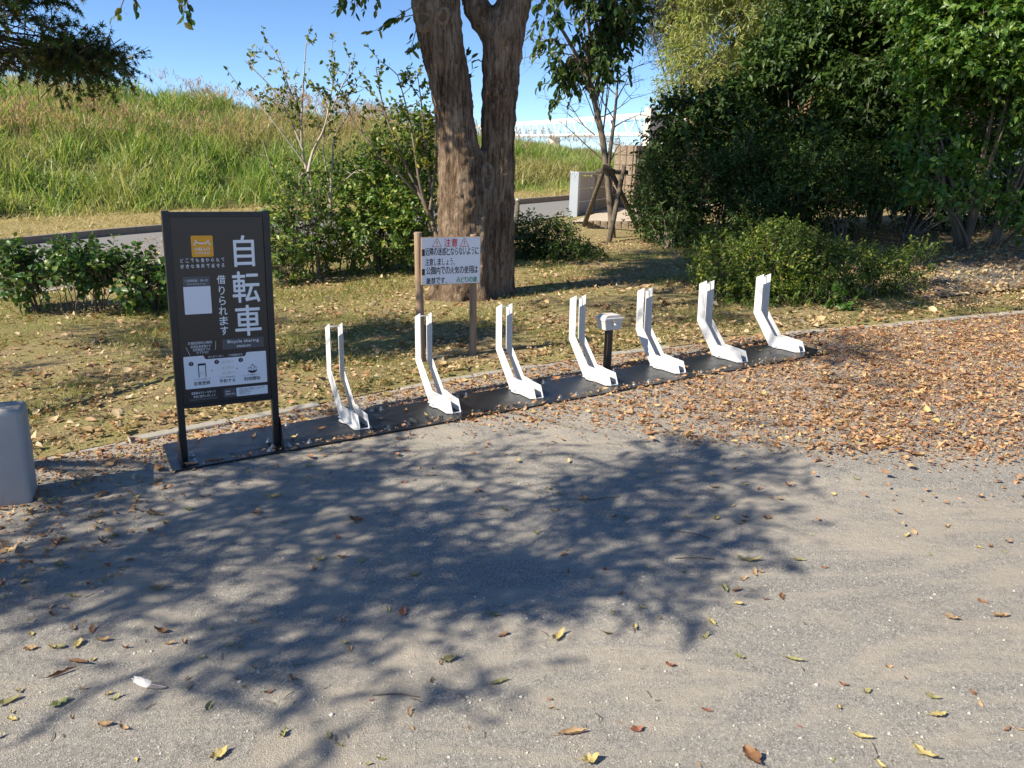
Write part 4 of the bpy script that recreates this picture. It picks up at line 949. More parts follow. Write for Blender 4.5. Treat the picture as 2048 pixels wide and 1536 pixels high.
    for (x0, y0), (x1, y1), yy, n in sprays:
        p, q = A(x0, y0, yy), A(x1, y1, yy + rng.uniform(-.25, .25)); d = norm(q - p)[None]; t = np.linspace(.15, 1, n)
        Q = p + (q - p) * t[:, None] + rng.normal(size=(n, 3)) * .012; LD = norm(d + rng.normal(size=(n, 3)) * .55 + np.array([0, 0, -.45]))
        v, f = leaf_full(Q, LD, rand_dir(rng, n) + np.array([0, -.3, .8]), rng.uniform(.075, .125, n), rng.uniform(.032, .048, n), rng, .3, .3)
        parts.append((v, f)); tl.append((np.stack([p + (p - q) * .4, p, q]), np.array([.006, .005, .002])))
    Vl, Ql = tube_arrays(limbs, 8); Vt, Qt = tube_arrays(tl, 4); Vb, Fb = join_mesh([(Vl, Ql), (Vt, Qt)])
    np_mesh('limbs', Vb - b, Fb, M['branch'], root, True); Vf, Ff = join_mesh(parts); np_mesh('crown', Vf - b, Ff, M['crown'], root)
make_big_tree()

# ------------------------------------------------------------------ maple on the left: it throws the dappled shade on the paving
def make_maple():
    rng = np.random.default_rng(31); b = np.array([-6.9, 2.6, 0]); b[2] = float(gz(b[0], b[1])); root = empty('maple_tree', b); tag(root, 'dark leaved maple reaching in at the upper left corner', 'tree')
    view = [lobe(40, 95, 6.0, 95, 34, .5), lobe(140, 112, 6.1, 105, 20, .4, 1.6), lobe(30, 50, 5.9, 60, 26, .45), lobe(60, 160, 6.1, 60, 16, .4), lobe(-80, 90, 5.9, 110, 70, .7), lobe(15, 195, 6.0, 40, 24, .3, 2.0), lobe(195, 116, 6.2, 44, 12, .3), lobe(-60, -60, 5.7, 130, 60, .8)]
    sx, sy = math.cos(SUN_AZ) / math.tan(SUN_EL), math.sin(SUN_AZ) / math.tan(SUN_EL)
    up_ = lambda x, y, h: np.array([x - sx * h, y - sy * h, h])                                  # a crown point whose shade reaches (x, y)
    shade = []
    for x, y, h, r, w in ((-1.5, 3.35, 2.7, .75, 1), (-.75, 3.9, 2.6, .75, 1), (.1, 3.65, 2.8, .75, 1), (-.85, 2.85, 3.0, .6, .9), (.05, 2.95, 3.0, .55, 1.6), (.65, 4.05, 2.9, .6, .9), (-2.0, 3.85, 2.5, .6, .8), (.95, 3.5, 3.1, .4, .5), (-.4, 4.45, 2.6, .45, .7), (1.3, 4.2, 3.0, .4, .5), (-1.35, 4.2, 2.6, .45, .9), (-1.9, 3.0, 2.9, .45, .6), (-.45, 2.55, 2.9, .45, 1.6), (.4, 3.15, 2.7, .5, 1.5), (-.1, 2.65, 2.7, .4, 1.4), (-1.3, 2.75, 2.9, .45, .7)):
        shade.append((up_(x, y, h), np.array([r * 1.1, r * .95, .30]), w))
    shade += [(up_(-2.9, 6.7, 3.7), np.array([.45, .35, .2]), .6), (up_(-.2, 6.9, 4.0), np.array([.4, .3, .2]), .5), (up_(-1.1, 7.9, 4.3), np.array([.6, .35, .2]), .6), (up_(.9, 8.6, 4.8), np.array([.6, .4, .2]), .5), (up_(-3.8, 6.3, 3.6), np.array([.5, .3, .2]), .5), (up_(2.6, 5.7, 4.2), np.array([.35, .2, .15]), .35), (up_(2.0, 6.55, 4.4), np.array([.4, .3, .2]), .45), (up_(-.85, 5.0, 2.5), np.array([.28, .22, .15]), .6), (up_(2.9, 6.7, 5.2), np.array([.7, .5, .3]), .5), (up_(2.0, 4.9, 5.0), np.array([.35, .3, .2]), .3), (up_(-1.9, 6.9, 4.0), np.array([1.0, .6, .3]), .7), (up_(.2, 7.6, 4.2), np.array([.5, .4, .2]), .5), (up_(1.3, 7.9, 4.6), np.array([.45, .3, .2]), .4), (up_(-3.0, 6.0, 3.6), np.array([.5, .4, .2]), .5), (up_(-2.7, 5.2, 3.4), np.array([.35, .3, .2]), .4), (up_(-1.2, 5.2, 2.6), np.array([.3, .3, .2]), .5), (up_(-3.4, 7.6, 3.8), np.array([.9, .6, .3]), .6), (up_(-2.4, 8.0, 4.4), np.array([.6, .4, .3]), .5), (up_(2.3, 8.1, 5.4), np.array([.8, .6, .3]), .6)]
    P, U = sample_lobes(view, 900, rng, .1, .40, 2.6); V1, F1, e1 = twig_leaves(P, U * np.array([1, 1, .2]), rng, 9, .22, .042, .04, .35, 0, 'maple', .9)
    P2, U2 = sample_lobes(shade, 2650, rng, .1, .485, 3.2); V2, F2, e2 = twig_leaves(P2, U2 * np.array([1, 1, .3]), rng, 8, .26, .043, .04, .2, .1, 'maple', .8)
    fork = b + np.array([.3, .2, 2.0]); f2 = b + np.array([1.1, -.8, 2.5]); f3 = b + np.array([1.9, 2.2, 2.55]); f4 = b + np.array([1.2, .3, 2.7])
    T = lambda *p: np.array(p)
    tr = [(smooth_line(np.array([[*b - [0, 0, .1], .17], [*(b + T(.1, .05, 1)), .14], [*fork, .12]]), 14)), smooth_line(np.array([[*fork, .11], [*(fork + T(.3, -.5, .3)), .08], [*f2, .055]]), 10), smooth_line(np.array([[*fork, .10], [*(fork + T(.8, .9, .5)), .06], [*f3, .035]]), 12), smooth_line(np.array([[*fork, .10], [*(fork + T(.3, .1, .4)), .08], [*f4, .05]]), 10)]
    V, Q = tube_arrays([(p[:, :3], p[:, 3]) for p in tr], 10); np_mesh('trunk', V - b, Q, M['branch'], root, True)
    lines = branches_to(f3, P[rng.choice(len(P), 40, replace=False)], rng, .022, 9, wig=.08, common=.5)
    for k in rng.choice(len(P2), 60, replace=False):
        o = min((f2, f3, f4), key=lambda c: np.linalg.norm(c - P2[k])); lines += branches_to(o, [P2[k]], rng, .013, 10, wig=.12, common=.5)
    tw = [(np.stack([p - (e - p) * .7, p, e]), np.array([.004, .003, .0015])) for p, e in list(zip(P, e1))[:900] + list(zip(P2, e2))]
    Va, Qa = tube_arrays(lines, 6); Vt, Qt = tube_arrays(tw, 3); Vb, Fb = join_mesh([(Va, Qa), (Vt, Qt)]); np_mesh('limbs', Vb - b, Fb, M['dark_branch'], root, True)
    Vf, Ff = join_mesh([(V1, F1), (V2, F2)]); np_mesh('crown', Vf - b, Ff, M['maple'], root)
make_maple()

# ------------------------------------------------------------------ staked young tree
def make_staked_tree():
    Y = 15.2; rng = np.random.default_rng(41); b = G(1222, 480); b = A(1222, 478, b[1]); Y = b[1]; root = empty('staked_tree', b); tag(root, 'slim young tree with drooping dark leaves tied to wooden stakes', 'tree')
    def ln(pts, r0, r1, n=16, dy=0):
        P = np.array([A(x, y, Y + dy) for x, y in pts]); R = np.linspace(r0, r1, len(P)); Q = smooth_line(np.concatenate([P, R[:, None]], 1), n); return (Q[:, :3], Q[:, 3])
    main = [ln([(1226, 486), (1220, 400), (1212, 330), (1206, 270), (1188, 200), (1172, 150), (1140, 85), (1118, 50)], .062, .026, 30), ln([(1212, 330), (1205, 280), (1190, 215), (1178, 130), (1180, 60), (1172, -30)], .05, .02, 24), ln([(1200, 250), (1188, 190), (1205, 120), (1240, 60), (1262, 10)], .035, .015, 20), ln([(1216, 334), (1226, 260), (1233, 200), (1236, 150)], .04, .012, 18)]
    V, Q = tube_arrays(main, 9); np_mesh('trunk', V - b, Q, M['branch'], root, True)
    bare = []
    def rec(p, d, L, r, depth):
        if depth == 0: return
        n = 6; P = [p]; dd = d
        for k in range(n): dd = norm(dd + rng.normal(size=3) * .12); P.append(P[-1] + dd * L / n)
        bare.append((np.array(P), np.linspace(r, r * .35, n + 1)))
        for k in range(3): q = P[rng.integers(2, n + 1)]; rec(q, norm(dd + rng.normal(size=3) * np.array([.75, .4, .6])), L * rng.uniform(.45, .7), r * .5, depth - 1)
    for (x, y), (dx, dz), L in (((1233, 200), (.4, .6), .55), ((1230, 240), (-.6, .7), .6), ((1236, 160), (.5, .6), .5), ((1233, 190), (-.7, .4), .5), ((1216, 328), (.6, .8), .55), ((1205, 320), (-.9, .8), 1.0), ((1190, 270), (-.7, .6), .8), ((1195, 235), (.8, .3), .7), ((1150, 110), (-.9, .1), .7), ((1140, 90), (-.9, -.1), .6), ((1228, 255), (.7, .5), .5)):
        rec(A(x, y, Y), norm(np.array([dx, .15, dz])), L, .013, 4)
    lobes = [lobe(1190, 20, Y, 62, 46, .7), lobe(1252, 40, Y, 34, 56, .5), lobe(1140, 62, Y, 46, 34, .5), lobe(1165, 108, Y, 56, 30, .6), lobe(1225, 118, Y, 50, 24, .5), lobe(1185, 160, Y, 44, 26, .5), lobe(1130, 165, Y, 30, 34, .4), lobe(1140, 215, Y, 18, 20, .3), lobe(1255, 95, Y, 28, 20, .35), lobe(1090, 20, Y, 40, 30, .4), lobe(1180, -60, Y, 110, 50, .9)]
    P, U = sample_lobes(lobes, 430, rng, .1, .43, 2.2); V, Fc, ends = twig_leaves(P, U, rng, 7, .30, .15, .062, .95, -.2, 'full', .7)
    lines = bare + [l for k in rng.choice(len(P), 46, replace=False) for l in branches_to(main[int(rng.integers(0, 3))][0][int(rng.integers(12, 19))], [P[k]], rng, .014, 7, wig=.05, common=.5)]
    tw = [(np.stack([p, e]), np.array([.005, .002])) for p, e in zip(P, ends)]
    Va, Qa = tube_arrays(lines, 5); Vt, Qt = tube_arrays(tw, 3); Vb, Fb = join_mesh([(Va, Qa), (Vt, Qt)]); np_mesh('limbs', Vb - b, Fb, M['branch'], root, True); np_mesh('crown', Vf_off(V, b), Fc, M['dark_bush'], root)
    st = empty('tree_stakes', b); tag(st, 'three weathered round stakes and a crossbar propping the young tree', 'tree stakes')
    for (x0, y0, d0), (x1, y1, d1) in (((1170, 446, 1.6), (1210, 332, .1)), ((1218, 484, -.6), (1248, 334, .05)), ((1281, 468, .9), (1216, 330, -.1))):
        p, q = A(x0, y0, Y + d0), A(x1, y1, Y + d1); p = p + (p - q) * .04; MB().tube([p - b, (p + q) / 2 - b, q - b], [.048, .044, .040], 10).build('stake', M['stake_wood'], st, smooth=True)
    p, q = A(1192, 342, Y), A(1256, 345, Y + .02); MB().tube([p - b, q - b], .04, 10).build('crossbar', M['stake_wood'], st, smooth=True)
    p, q = A(1203, 338, Y - .08), A(1229, 342, Y - .06); MB().tube([p - b, q - b], .034, 10).build('crossbar', M['stake_wood'], st, smooth=True)
    MB().tube([A(1206, 334, Y - .1) - b, A(1222, 338, Y - .1) - b], .05, 8).build('rope_tie', M['dark_branch'], st)
def Vf_off(V, b): return V - b
make_staked_tree()

# ------------------------------------------------------------------ thin pale shrubs in the middle
def make_thin(name, label, seed, stems, leaf_n, Y, mat, lsz, extra=(), bark='pale_branch', nb=9, tipfrac=.35):
    rng = np.random.default_rng(seed); b = A(*stems[0][0][0], Y); b[2] = float(gz(b[0], b[1])); root = empty(name, b); tag(root, label, 'shrub', 'slim shrubs behind the sign')
    main, twigs, LP, LD = [], [], [], []
    for pts, r0, r1, dens in stems:
        P = np.array([A(x, y, Y + rng.uniform(-.15, .15)) for x, y in pts]); Q = smooth_line(np.concatenate([P, np.linspace(r0, r1, len(P))[:, None]], 1), 24); main.append((Q[:, :3], Q[:, 3]))
        for k in range(int(nb * dens)):
            i = rng.integers(int(24 * tipfrac), 24); d = norm(np.array([rng.normal() * .9, rng.normal() * .5, rng.uniform(.2, 1.0)])); L = rng.uniform(.15, .5); n = 5; p = Q[i, :3]; pp = [p]
            for s in range(n): d = norm(d + rng.normal(size=3) * .18 + np.array([0, 0, .05])); pp.append(pp[-1] + d * L / n)
            pp = np.array(pp); twigs.append((pp, np.linspace(.006, .0018, n + 1)))
            for s in range(int(leaf_n * dens)): t = rng.uniform(.2, 1) * n; j = min(int(t), n - 1); LP.append(pp[j] + (pp[j + 1] - pp[j]) * (t - j)); LD.append(norm(d * .4 + rng.normal(size=3) * .8 + np.array([0, 0, -.25])))
    LP, LD = np.array(LP), np.array(LD); n = len(LP)
    V, Fc = leaf_full(LP, LD, rand_dir(rng, n) * .8 + np.array([0, 0, .8]), lsz * rng.uniform(.7, 1.25, n), lsz * .55 * rng.uniform(.8, 1.2, n), rng, .3, .3)
    Va, Qa = tube_arrays(main, 7); Vt, Qt = tube_arrays(twigs, 4); Vb, Fb = join_mesh([(Va, Qa), (Vt, Qt)]); np_mesh('stem', Vb - b, Fb, M[bark], root, True); np_mesh('foliage', V - b, Fc, mat, root)
make_thin('slim_shrub', 'slim pale stemmed shrub with sparse leaves against the sky', 51,
          [([(638, 560), (636, 500), (634, 440), (622, 370), (605, 310), (602, 250), (606, 180), (612, 90)], .032, .006, 1.6), ([(616, 345), (625, 300), (650, 260), (662, 190), (672, 130)], .022, .005, 1.4), ([(606, 300), (580, 235), (550, 180), (490, 122)], .016, .004, 1.0), ([(603, 230), (575, 170), (560, 120)], .012, .004, .9), ([(655, 240), (680, 180), (700, 140)], .012, .004, 1.0), ([(612, 330), (560, 260), (520, 210), (482, 178)], .013, .004, .9)], 9, 10.9, M['thin'], .062)
make_thin('slim_shrub', 'pale forked shrub standing just right of the slimmest one', 52,
          [([(648, 565), (655, 500), (664, 430), (660, 390), (666, 330), (664, 280), (690, 240), (720, 190)], .028, .005, 1.2), ([(660, 392), (690, 360), (720, 335)], .012, .004, .8), ([(662, 385), (650, 330), (645, 270), (660, 230)], .014, .004, 1.0), ([(612, 520), (598, 460), (570, 390), (540, 330), (525, 280)], .016, .004, 1.1), ([(590, 440), (600, 380), (596, 330)], .010, .003, 1.0)], 9, 11.1, M['thin'], .06)
make_thin('slim_shrub', 'many stemmed shrub leaning left from behind the big trunk', 53,
          [([(880, 520), (872, 460), (850, 410), (820, 350), (790, 280), (765, 215), (752, 135)], .036, .006, 1.7), ([(868, 450), (840, 380), (830, 300), (815, 220), (795, 150)], .026, .005, 1.6), ([(865, 450), (862, 380), (850, 290), (845, 220), (835, 150)], .024, .005, 1.6), ([(850, 405), (800, 350), (740, 290), (700, 235), (690, 190)], .020, .005, 1.5), ([(860, 420), (870, 340), (872, 260), (868, 200)], .018, .005, 1.4), ([(830, 360), (770, 320), (720, 310)], .014, .004, 1.3)], 11, 10.7, M['thin'], .062, bark='branch')

# ------------------------------------------------------------------ bushes
make_bush('broad_leaf_bush', 'loose dark green bush by the road left of the sign', 'bush', [lobe(60, 545, 8.7, 62, 34, .4), lobe(150, 528, 8.6, 72, 36, .4), lobe(240, 540, 8.6, 66, 36, .4), lobe(300, 570, 8.5, 44, 36, .35), lobe(90, 560, 8.7, 60, 30, .35), lobe(20, 525, 8.7, 40, 26, .3)], (180, 628), 8.6, M['broad'], 61, 470, 6, .17, .072, .05, 40, .012, 'full', .40, 3.4, .2, .45, .2, bases=[A(x, 628, 8.6)[:2] for x in (70, 150, 200, 260, 310)])
make_bush('leafy_bush', 'sunlit leafy bush at the foot of the slim shrubs', 'bush', [lobe(600, 470, 10.6, 60, 60, .5), lobe(570, 540, 10.2, 34, 34, .3), lobe(640, 510, 10.9, 40, 30, .3), lobe(600, 400, 10.9, 46, 46, .4), lobe(556, 470, 10.5, 26, 60, .4)], (590, 585), 10.4, M['bush'], 62, 470, 7, .2, .06, .034, 26, .014, 'full', .50, 2.2, .3, bases=[A(x, 580, 10.4)[:2] for x in (560, 590, 630)])
make_bush('leafy_bush', 'dense glossy bush between the slim shrubs and the big trunk', 'bush', [lobe(730, 400, 11.6, 62, 70, .7), lobe(800, 380, 11.6, 76, 90, .8), lobe(760, 470, 11.2, 90, 50, .6), lobe(840, 460, 11.2, 50, 70, .6), lobe(790, 290, 11.8, 80, 60, .6, .7), lobe(700, 490, 11.2, 34, 26, .4, .6), lobe(850, 320, 11.6, 30, 90, .5)], (780, 560), 11.2, M['bush'], 63, 1500, 7, .22, .068, .036, 40, .018, 'full', .43, 1.9, .35, bases=[A(x, 556, 11.2)[:2] for x in (700, 760, 820, 860)])
make_bush('leafy_bush', 'low dark bush right of the big trunk base', 'bush', [lobe(1060, 480, 12.6, 44, 40, .5), lobe(1110, 490, 12.6, 50, 40, .5), lobe(1150, 475, 12.8, 34, 34, .4), lobe(1040, 520, 12.4, 34, 36, .4), lobe(1120, 525, 12.2, 60, 30, .5), lobe(1175, 520, 12.4, 30, 30, .4)], (1100, 560), 12.2, M['dark_bush'], 64, 1000, 7, .2, .062, .03, 22, .014, 'diamond', .38, 1.8, .3)
make_bush('yellow_bush', 'low yellow green bush behind the last racks', 'bush', [lobe(1450, 545, 8.9, 62, 46, .5), lobe(1530, 525, 9.0, 66, 50, .5), lobe(1610, 530, 9.0, 66, 54, .5), lobe(1690, 545, 9.0, 62, 50, .5), lobe(1760, 560, 9.0, 54, 44, .4), lobe(1500, 590, 8.6, 66, 36, .4), lobe(1620, 595, 8.6, 76, 36, .4), lobe(1830, 520, 9.4, 30, 34, .3), lobe(1420, 500, 9.6, 44, 30, .4), lobe(1560, 480, 9.4, 60, 26, .4)], (1600, 640), 8.7, M['yellow_bush'], 65, 2700, 8, .15, .042, .023, 70, .010, 'diamond', .46, 2.6, .3, .1, .5, bases=[A(x, 640, 8.6)[:2] for x in (1430, 1490, 1560, 1620, 1680, 1750, 1810)])
make_bush('young_weed', 'small broad leaved plant at the foot of the yellow green bush', 'plant', [lobe(1690, 605, 8.3, 22, 22, .15), lobe(1660, 585, 8.3, 18, 18, .12)], (1690, 640), 8.2, M['lit_tree'], 66, 26, 5, .12, .075, .05, 8, .006, 'full', .2, 2, .2)
make_bush('evergreen_bush', 'tall shaded small leaved bush in front of the block wall', 'bush', [lobe(1340, 430, 14.2, 60, 60, .8), lobe(1420, 400, 14.0, 90, 90, 1.0), lobe(1520, 390, 13.6, 90, 100, 1.0), lobe(1330, 350, 14.5, 44, 50, .6), lobe(1620, 380, 13.4, 90, 100, 1.0), lobe(1400, 470, 13.4, 90, 40, .8), lobe(1560, 470, 12.8, 110, 50, .8), lobe(1700, 400, 13.4, 70, 90, .9), lobe(1310, 400, 14.2, 40, 60, .5)], (1500, 520), 13.2, M['dark_bush'], 67, 5600, 8, .24, .06, .03, 46, .022, 'diamond', .36, 1.3, .35, bases=[A(x, 512, 13.2)[:2] for x in (1340, 1420, 1500, 1580, 1680)])
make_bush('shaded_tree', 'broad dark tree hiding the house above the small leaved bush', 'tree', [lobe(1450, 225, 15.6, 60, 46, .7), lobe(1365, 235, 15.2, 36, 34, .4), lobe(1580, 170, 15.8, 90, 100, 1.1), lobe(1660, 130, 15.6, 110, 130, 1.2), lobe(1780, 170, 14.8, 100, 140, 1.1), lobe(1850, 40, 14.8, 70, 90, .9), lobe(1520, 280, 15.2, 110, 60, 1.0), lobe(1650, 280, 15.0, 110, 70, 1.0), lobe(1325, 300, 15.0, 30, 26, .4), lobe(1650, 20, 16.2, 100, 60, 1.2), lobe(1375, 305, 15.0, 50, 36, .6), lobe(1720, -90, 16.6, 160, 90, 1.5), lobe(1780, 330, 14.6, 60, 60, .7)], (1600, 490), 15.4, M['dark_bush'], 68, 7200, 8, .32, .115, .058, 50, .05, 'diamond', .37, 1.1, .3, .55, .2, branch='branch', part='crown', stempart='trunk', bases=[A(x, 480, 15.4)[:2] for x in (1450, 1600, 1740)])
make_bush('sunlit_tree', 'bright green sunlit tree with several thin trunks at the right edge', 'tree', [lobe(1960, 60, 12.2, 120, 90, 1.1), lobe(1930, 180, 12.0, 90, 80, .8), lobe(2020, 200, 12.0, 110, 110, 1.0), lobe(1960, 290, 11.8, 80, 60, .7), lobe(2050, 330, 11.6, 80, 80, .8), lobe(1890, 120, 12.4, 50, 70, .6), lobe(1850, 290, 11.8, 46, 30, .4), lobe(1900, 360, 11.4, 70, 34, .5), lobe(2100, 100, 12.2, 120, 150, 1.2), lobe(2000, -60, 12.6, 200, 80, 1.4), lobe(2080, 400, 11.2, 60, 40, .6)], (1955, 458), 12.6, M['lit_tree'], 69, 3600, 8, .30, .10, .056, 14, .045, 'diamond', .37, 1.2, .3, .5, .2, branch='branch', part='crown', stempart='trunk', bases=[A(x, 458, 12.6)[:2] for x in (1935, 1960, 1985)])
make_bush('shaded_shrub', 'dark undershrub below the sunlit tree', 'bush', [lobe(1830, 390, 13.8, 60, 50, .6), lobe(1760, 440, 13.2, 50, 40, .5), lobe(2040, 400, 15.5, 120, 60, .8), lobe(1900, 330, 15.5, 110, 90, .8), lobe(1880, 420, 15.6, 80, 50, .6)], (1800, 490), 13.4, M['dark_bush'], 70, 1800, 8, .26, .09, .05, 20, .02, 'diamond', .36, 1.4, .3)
make_bush('bamboo_clump', 'pale yellow green bamboo clump standing in the sun behind', 'bamboo', [lobe(1400, 160, 24.5, 76, 90, 1.2), lobe(1440, 60, 25.0, 96, 80, 1.3), lobe(1350, 240, 24.5, 40, 60, .8), lobe(1500, 60, 25.0, 80, 90, 1.2), lobe(1450, -60, 25, 120, 70, 1.4), lobe(1420, 260, 24.5, 60, 60, .9), lobe(1540, 10, 25.0, 50, 60, .9)], (1420, 400), 25.0, M['bamboo'], 71, 3600, 8, .45, .16, .032, 40, .03, 'diamond', .36, .9, .3, .7, .1, branch='pale_branch', stempart='culm')
make_bush('conifer_tree', 'dark loose conifer at the back beside the bamboo', 'tree', [lobe(1320, 40, 31.0, 48, 36, 1.0), lobe(1345, 95, 31.0, 40, 26, .9), lobe(1380, 10, 31.0, 70, 40, 1.3), lobe(1300, 80, 31.0, 18, 22, .5), lobe(1340, -60, 31.0, 60, 50, 1.2), lobe(1318, 128, 31.0, 20, 14, .5)], (1380, 400), 31.0, M['conifer'], 72, 1500, 10, .6, .17, .022, 26, .06, 'diamond', .38, .8, .2, .3, .1, branch='dark_branch', part='crown', stempart='trunk')

# ------------------------------------------------------------------ fallen leaves, lawn grass, small things on the ground
EP = resample(EDGE, 400)
def behind_edge(x, y):
    yy = np.interp(x, EP[:, 0], EP[:, 1]); return y - yy
def on_plates(x, y, m=0.0):
    s = (x - P0[0]) * DX + (y - P0[1]) * DY; t = -(x - P0[0]) * DY + (y - P0[1]) * DX
    return (s > -1.157 - m) & (s < 3.83 + m) & (t > -.12 - m) & (t < .355 + m), s, t
def lay_leaves(x, y, zoff, L, W, rng, tilt=.35, curl=.7, fold=.5):
    n = len(x); a = rng.uniform(0, 2 * np.pi, n); D = np.stack([np.cos(a), np.sin(a), rng.normal(size=n) * tilt * .5], -1); Nn = np.stack([rng.normal(size=n) * tilt, rng.normal(size=n) * tilt, np.ones(n)], -1)
    P = np.stack([x, y, gz(x, y) + zoff + .3 * W * np.abs(rng.normal(size=n)) * tilt + .004], -1)
    return leaf_full(P - norm(D) * (L * .5)[:, None], D, Nn, L, W, rng, curl, fold, .8)
def scatter():
    rng = np.random.default_rng(81)
    # paving: thick carpet on the right, thinner drifts along the plates and by the block
    n = 230000; x = rng.uniform(-4.5, 9, n); y = rng.uniform(2.0, 11, n); be = behind_edge(x, y); pl, s, t = on_plates(x, y)
    edge = np.interp(x, [-4, -2.3, -1.7, -.4, .5, 1.1, 1.7, 2.7, 4, 9], [3.2, 4.2, 4.28, 4.80, 4.85, 4.50, 4.20, 4.05, 3.95, 3.9]) + .22 * (vnoise2(x, y, 1.3) - .5)
    d = (y - edge); carpet = np.clip((d + .03) / .25, 0, 1) * (be < 0)
    dens = carpet * np.interp(x, [-3, -1.8, -.5, .6, 1.4, 3, 8], [.55, .75, .55, .55, .85, 1.1, 1.1]) * (.55 + .9 * vnoise2(x, y, 2.1))
    dens = np.where((d <= 0) & (d > -1.2), np.maximum(dens, .10 * np.exp(d / .35)), dens); dens = np.where((x < -1.55) & (y > 2.7) & (d <= 0), np.maximum(dens, .30 * np.exp(-(x + 2.1) / .35) * (.3 + 1.2 * vnoise2(x, y, 2.4))), dens)
    cover = np.clip(1 - (t + .12) / np.interp(s, [-1.2, -.6, -.3, .5, 1.5, 3.9], [.03, .08, .13, .13, .09, .09]), 0, 1)
    dens = np.where(pl, cover * .9, dens); dens = dens + np.where(~pl & (t > -.3) & (s > -2.5) & (be > -.75) & (be < .1) & (x < 3.2), .30 * (.3 + vnoise2(x, y, 3.1)), 0); keep = rng.random(n) < dens * .85; keep &= be < .10
    x, y, pl = x[keep], y[keep], pl[keep]; n = len(x); L = np.where(rng.random(n) < .5, rng.uniform(.012, .030, n), rng.lognormal(np.log(.036), .36, n).clip(.018, .095))
    z = np.where(pl, PLZ, 0) + rng.random(n) * .02 * (np.interp(x, [0, 2], [.4, 1.]))
    V, Fc = lay_leaves(x, y, z, L, L * rng.uniform(.30, .58, n), rng, .28); tag(np_mesh('leaf_litter', V, Fc, M['litter']), 'thick drift of dry brown leaves over the paving', 'leaves', kind='stuff')
    # crushed crumbs under and between the leaves
    n = 520000; x = rng.uniform(-4.5, 9, n); y = rng.uniform(2.5, 11, n); be = behind_edge(x, y); pl, s, t = on_plates(x, y, .01)
    edge = np.interp(x, [-4, -2.3, -1.7, -.4, .5, 1.1, 1.7, 2.7, 4, 9], [3.2, 4.2, 4.28, 4.75, 4.75, 4.35, 4.05, 3.9, 3.8, 3.75]) + .3 * (vnoise2(x, y, 1.1) - .5)
    dens = np.clip((y - edge) / .5, 0, 1) * (be < .06) * np.interp(x, [-3, 0, 1.2, 2.5, 8], [.35, .3, .45, .75, .8]) * (.3 + 1.1 * vnoise2(x, y, 2.6)) * ~pl
    k = rng.random(n) < dens * 1.15; x, y = x[k], y[k]; n = len(x); L = rng.uniform(.006, .022, n); a = rng.uniform(0, 6.28, n)
    V, Fc = leaf_diamond(np.stack([x, y, gz(x, y) + .003 + .006 * rng.random(n)], -1), np.stack([np.cos(a), np.sin(a), rng.normal(size=n) * .15], -1), np.stack([rng.normal(size=n) * .3, rng.normal(size=n) * .3, np.ones(n)], -1), L, L * rng.uniform(.3, .8, n), rng)
    tag(np_mesh('leaf_crumbs', V, Fc, M['crumbs']), 'crushed reddish leaf crumbs between the dry leaves', 'leaves', kind='stuff')
    # lawn
    n = 170000; x = rng.uniform(-7, 11, n); y = rng.uniform(3.0, 17, n); be = behind_edge(x, y); far = np.maximum(np.clip(1 - (y - 10) / 9, .2, 1), 1.0 * (x > 3.6))
    dens = np.where(be > .04, far * (.35 + .9 * vnoise2(x, y, 1.6)) * np.interp(be, [0, .5, 3, 8], [1.9, 1.15, .8, .5]), 0); keep = rng.random(n) < dens; x, y = x[keep], y[keep]; n = len(x)
    L = np.where(rng.random(n) < .35, rng.uniform(.015, .035, n), rng.lognormal(np.log(.042), .4, n).clip(.02, .12)); V, Fc = lay_leaves(x, y, np.where(x > 4.1, .078, .03) + rng.random(n) * .02, L, L * rng.uniform(.36, .62, n), rng, .45); tag(np_mesh('lawn_leaf_litter', V, Fc, M['litter_lawn']), 'pale dry leaves strewn over the thin lawn', 'leaves', kind='stuff')
    # grass of the lawn
    n = 230000; x = rng.uniform(-8, 6, n); y = rng.uniform(3.0, 13, n); be = behind_edge(x, y); g = vnoise2(x + 31, y, 1.4); keep = (be > .05) & (rng.random(n) < np.clip((g - .30) * 2.6, .12, 1)); x, y, g = x[keep], y[keep], g[keep]; n = len(x)
    P = np.stack([x, y, gz(x, y) + .02], -1); V, Fc = blades(P, rng.uniform(.03, .10, n) * (.5 + g), rng.uniform(.003, .006, n), rng, .8, .8, 2); tag(np_mesh('lawn_grass', V, Fc, M['lawn_grass']), 'thin patchy green grass growing through the leaves', 'grass', kind='stuff')
scatter()

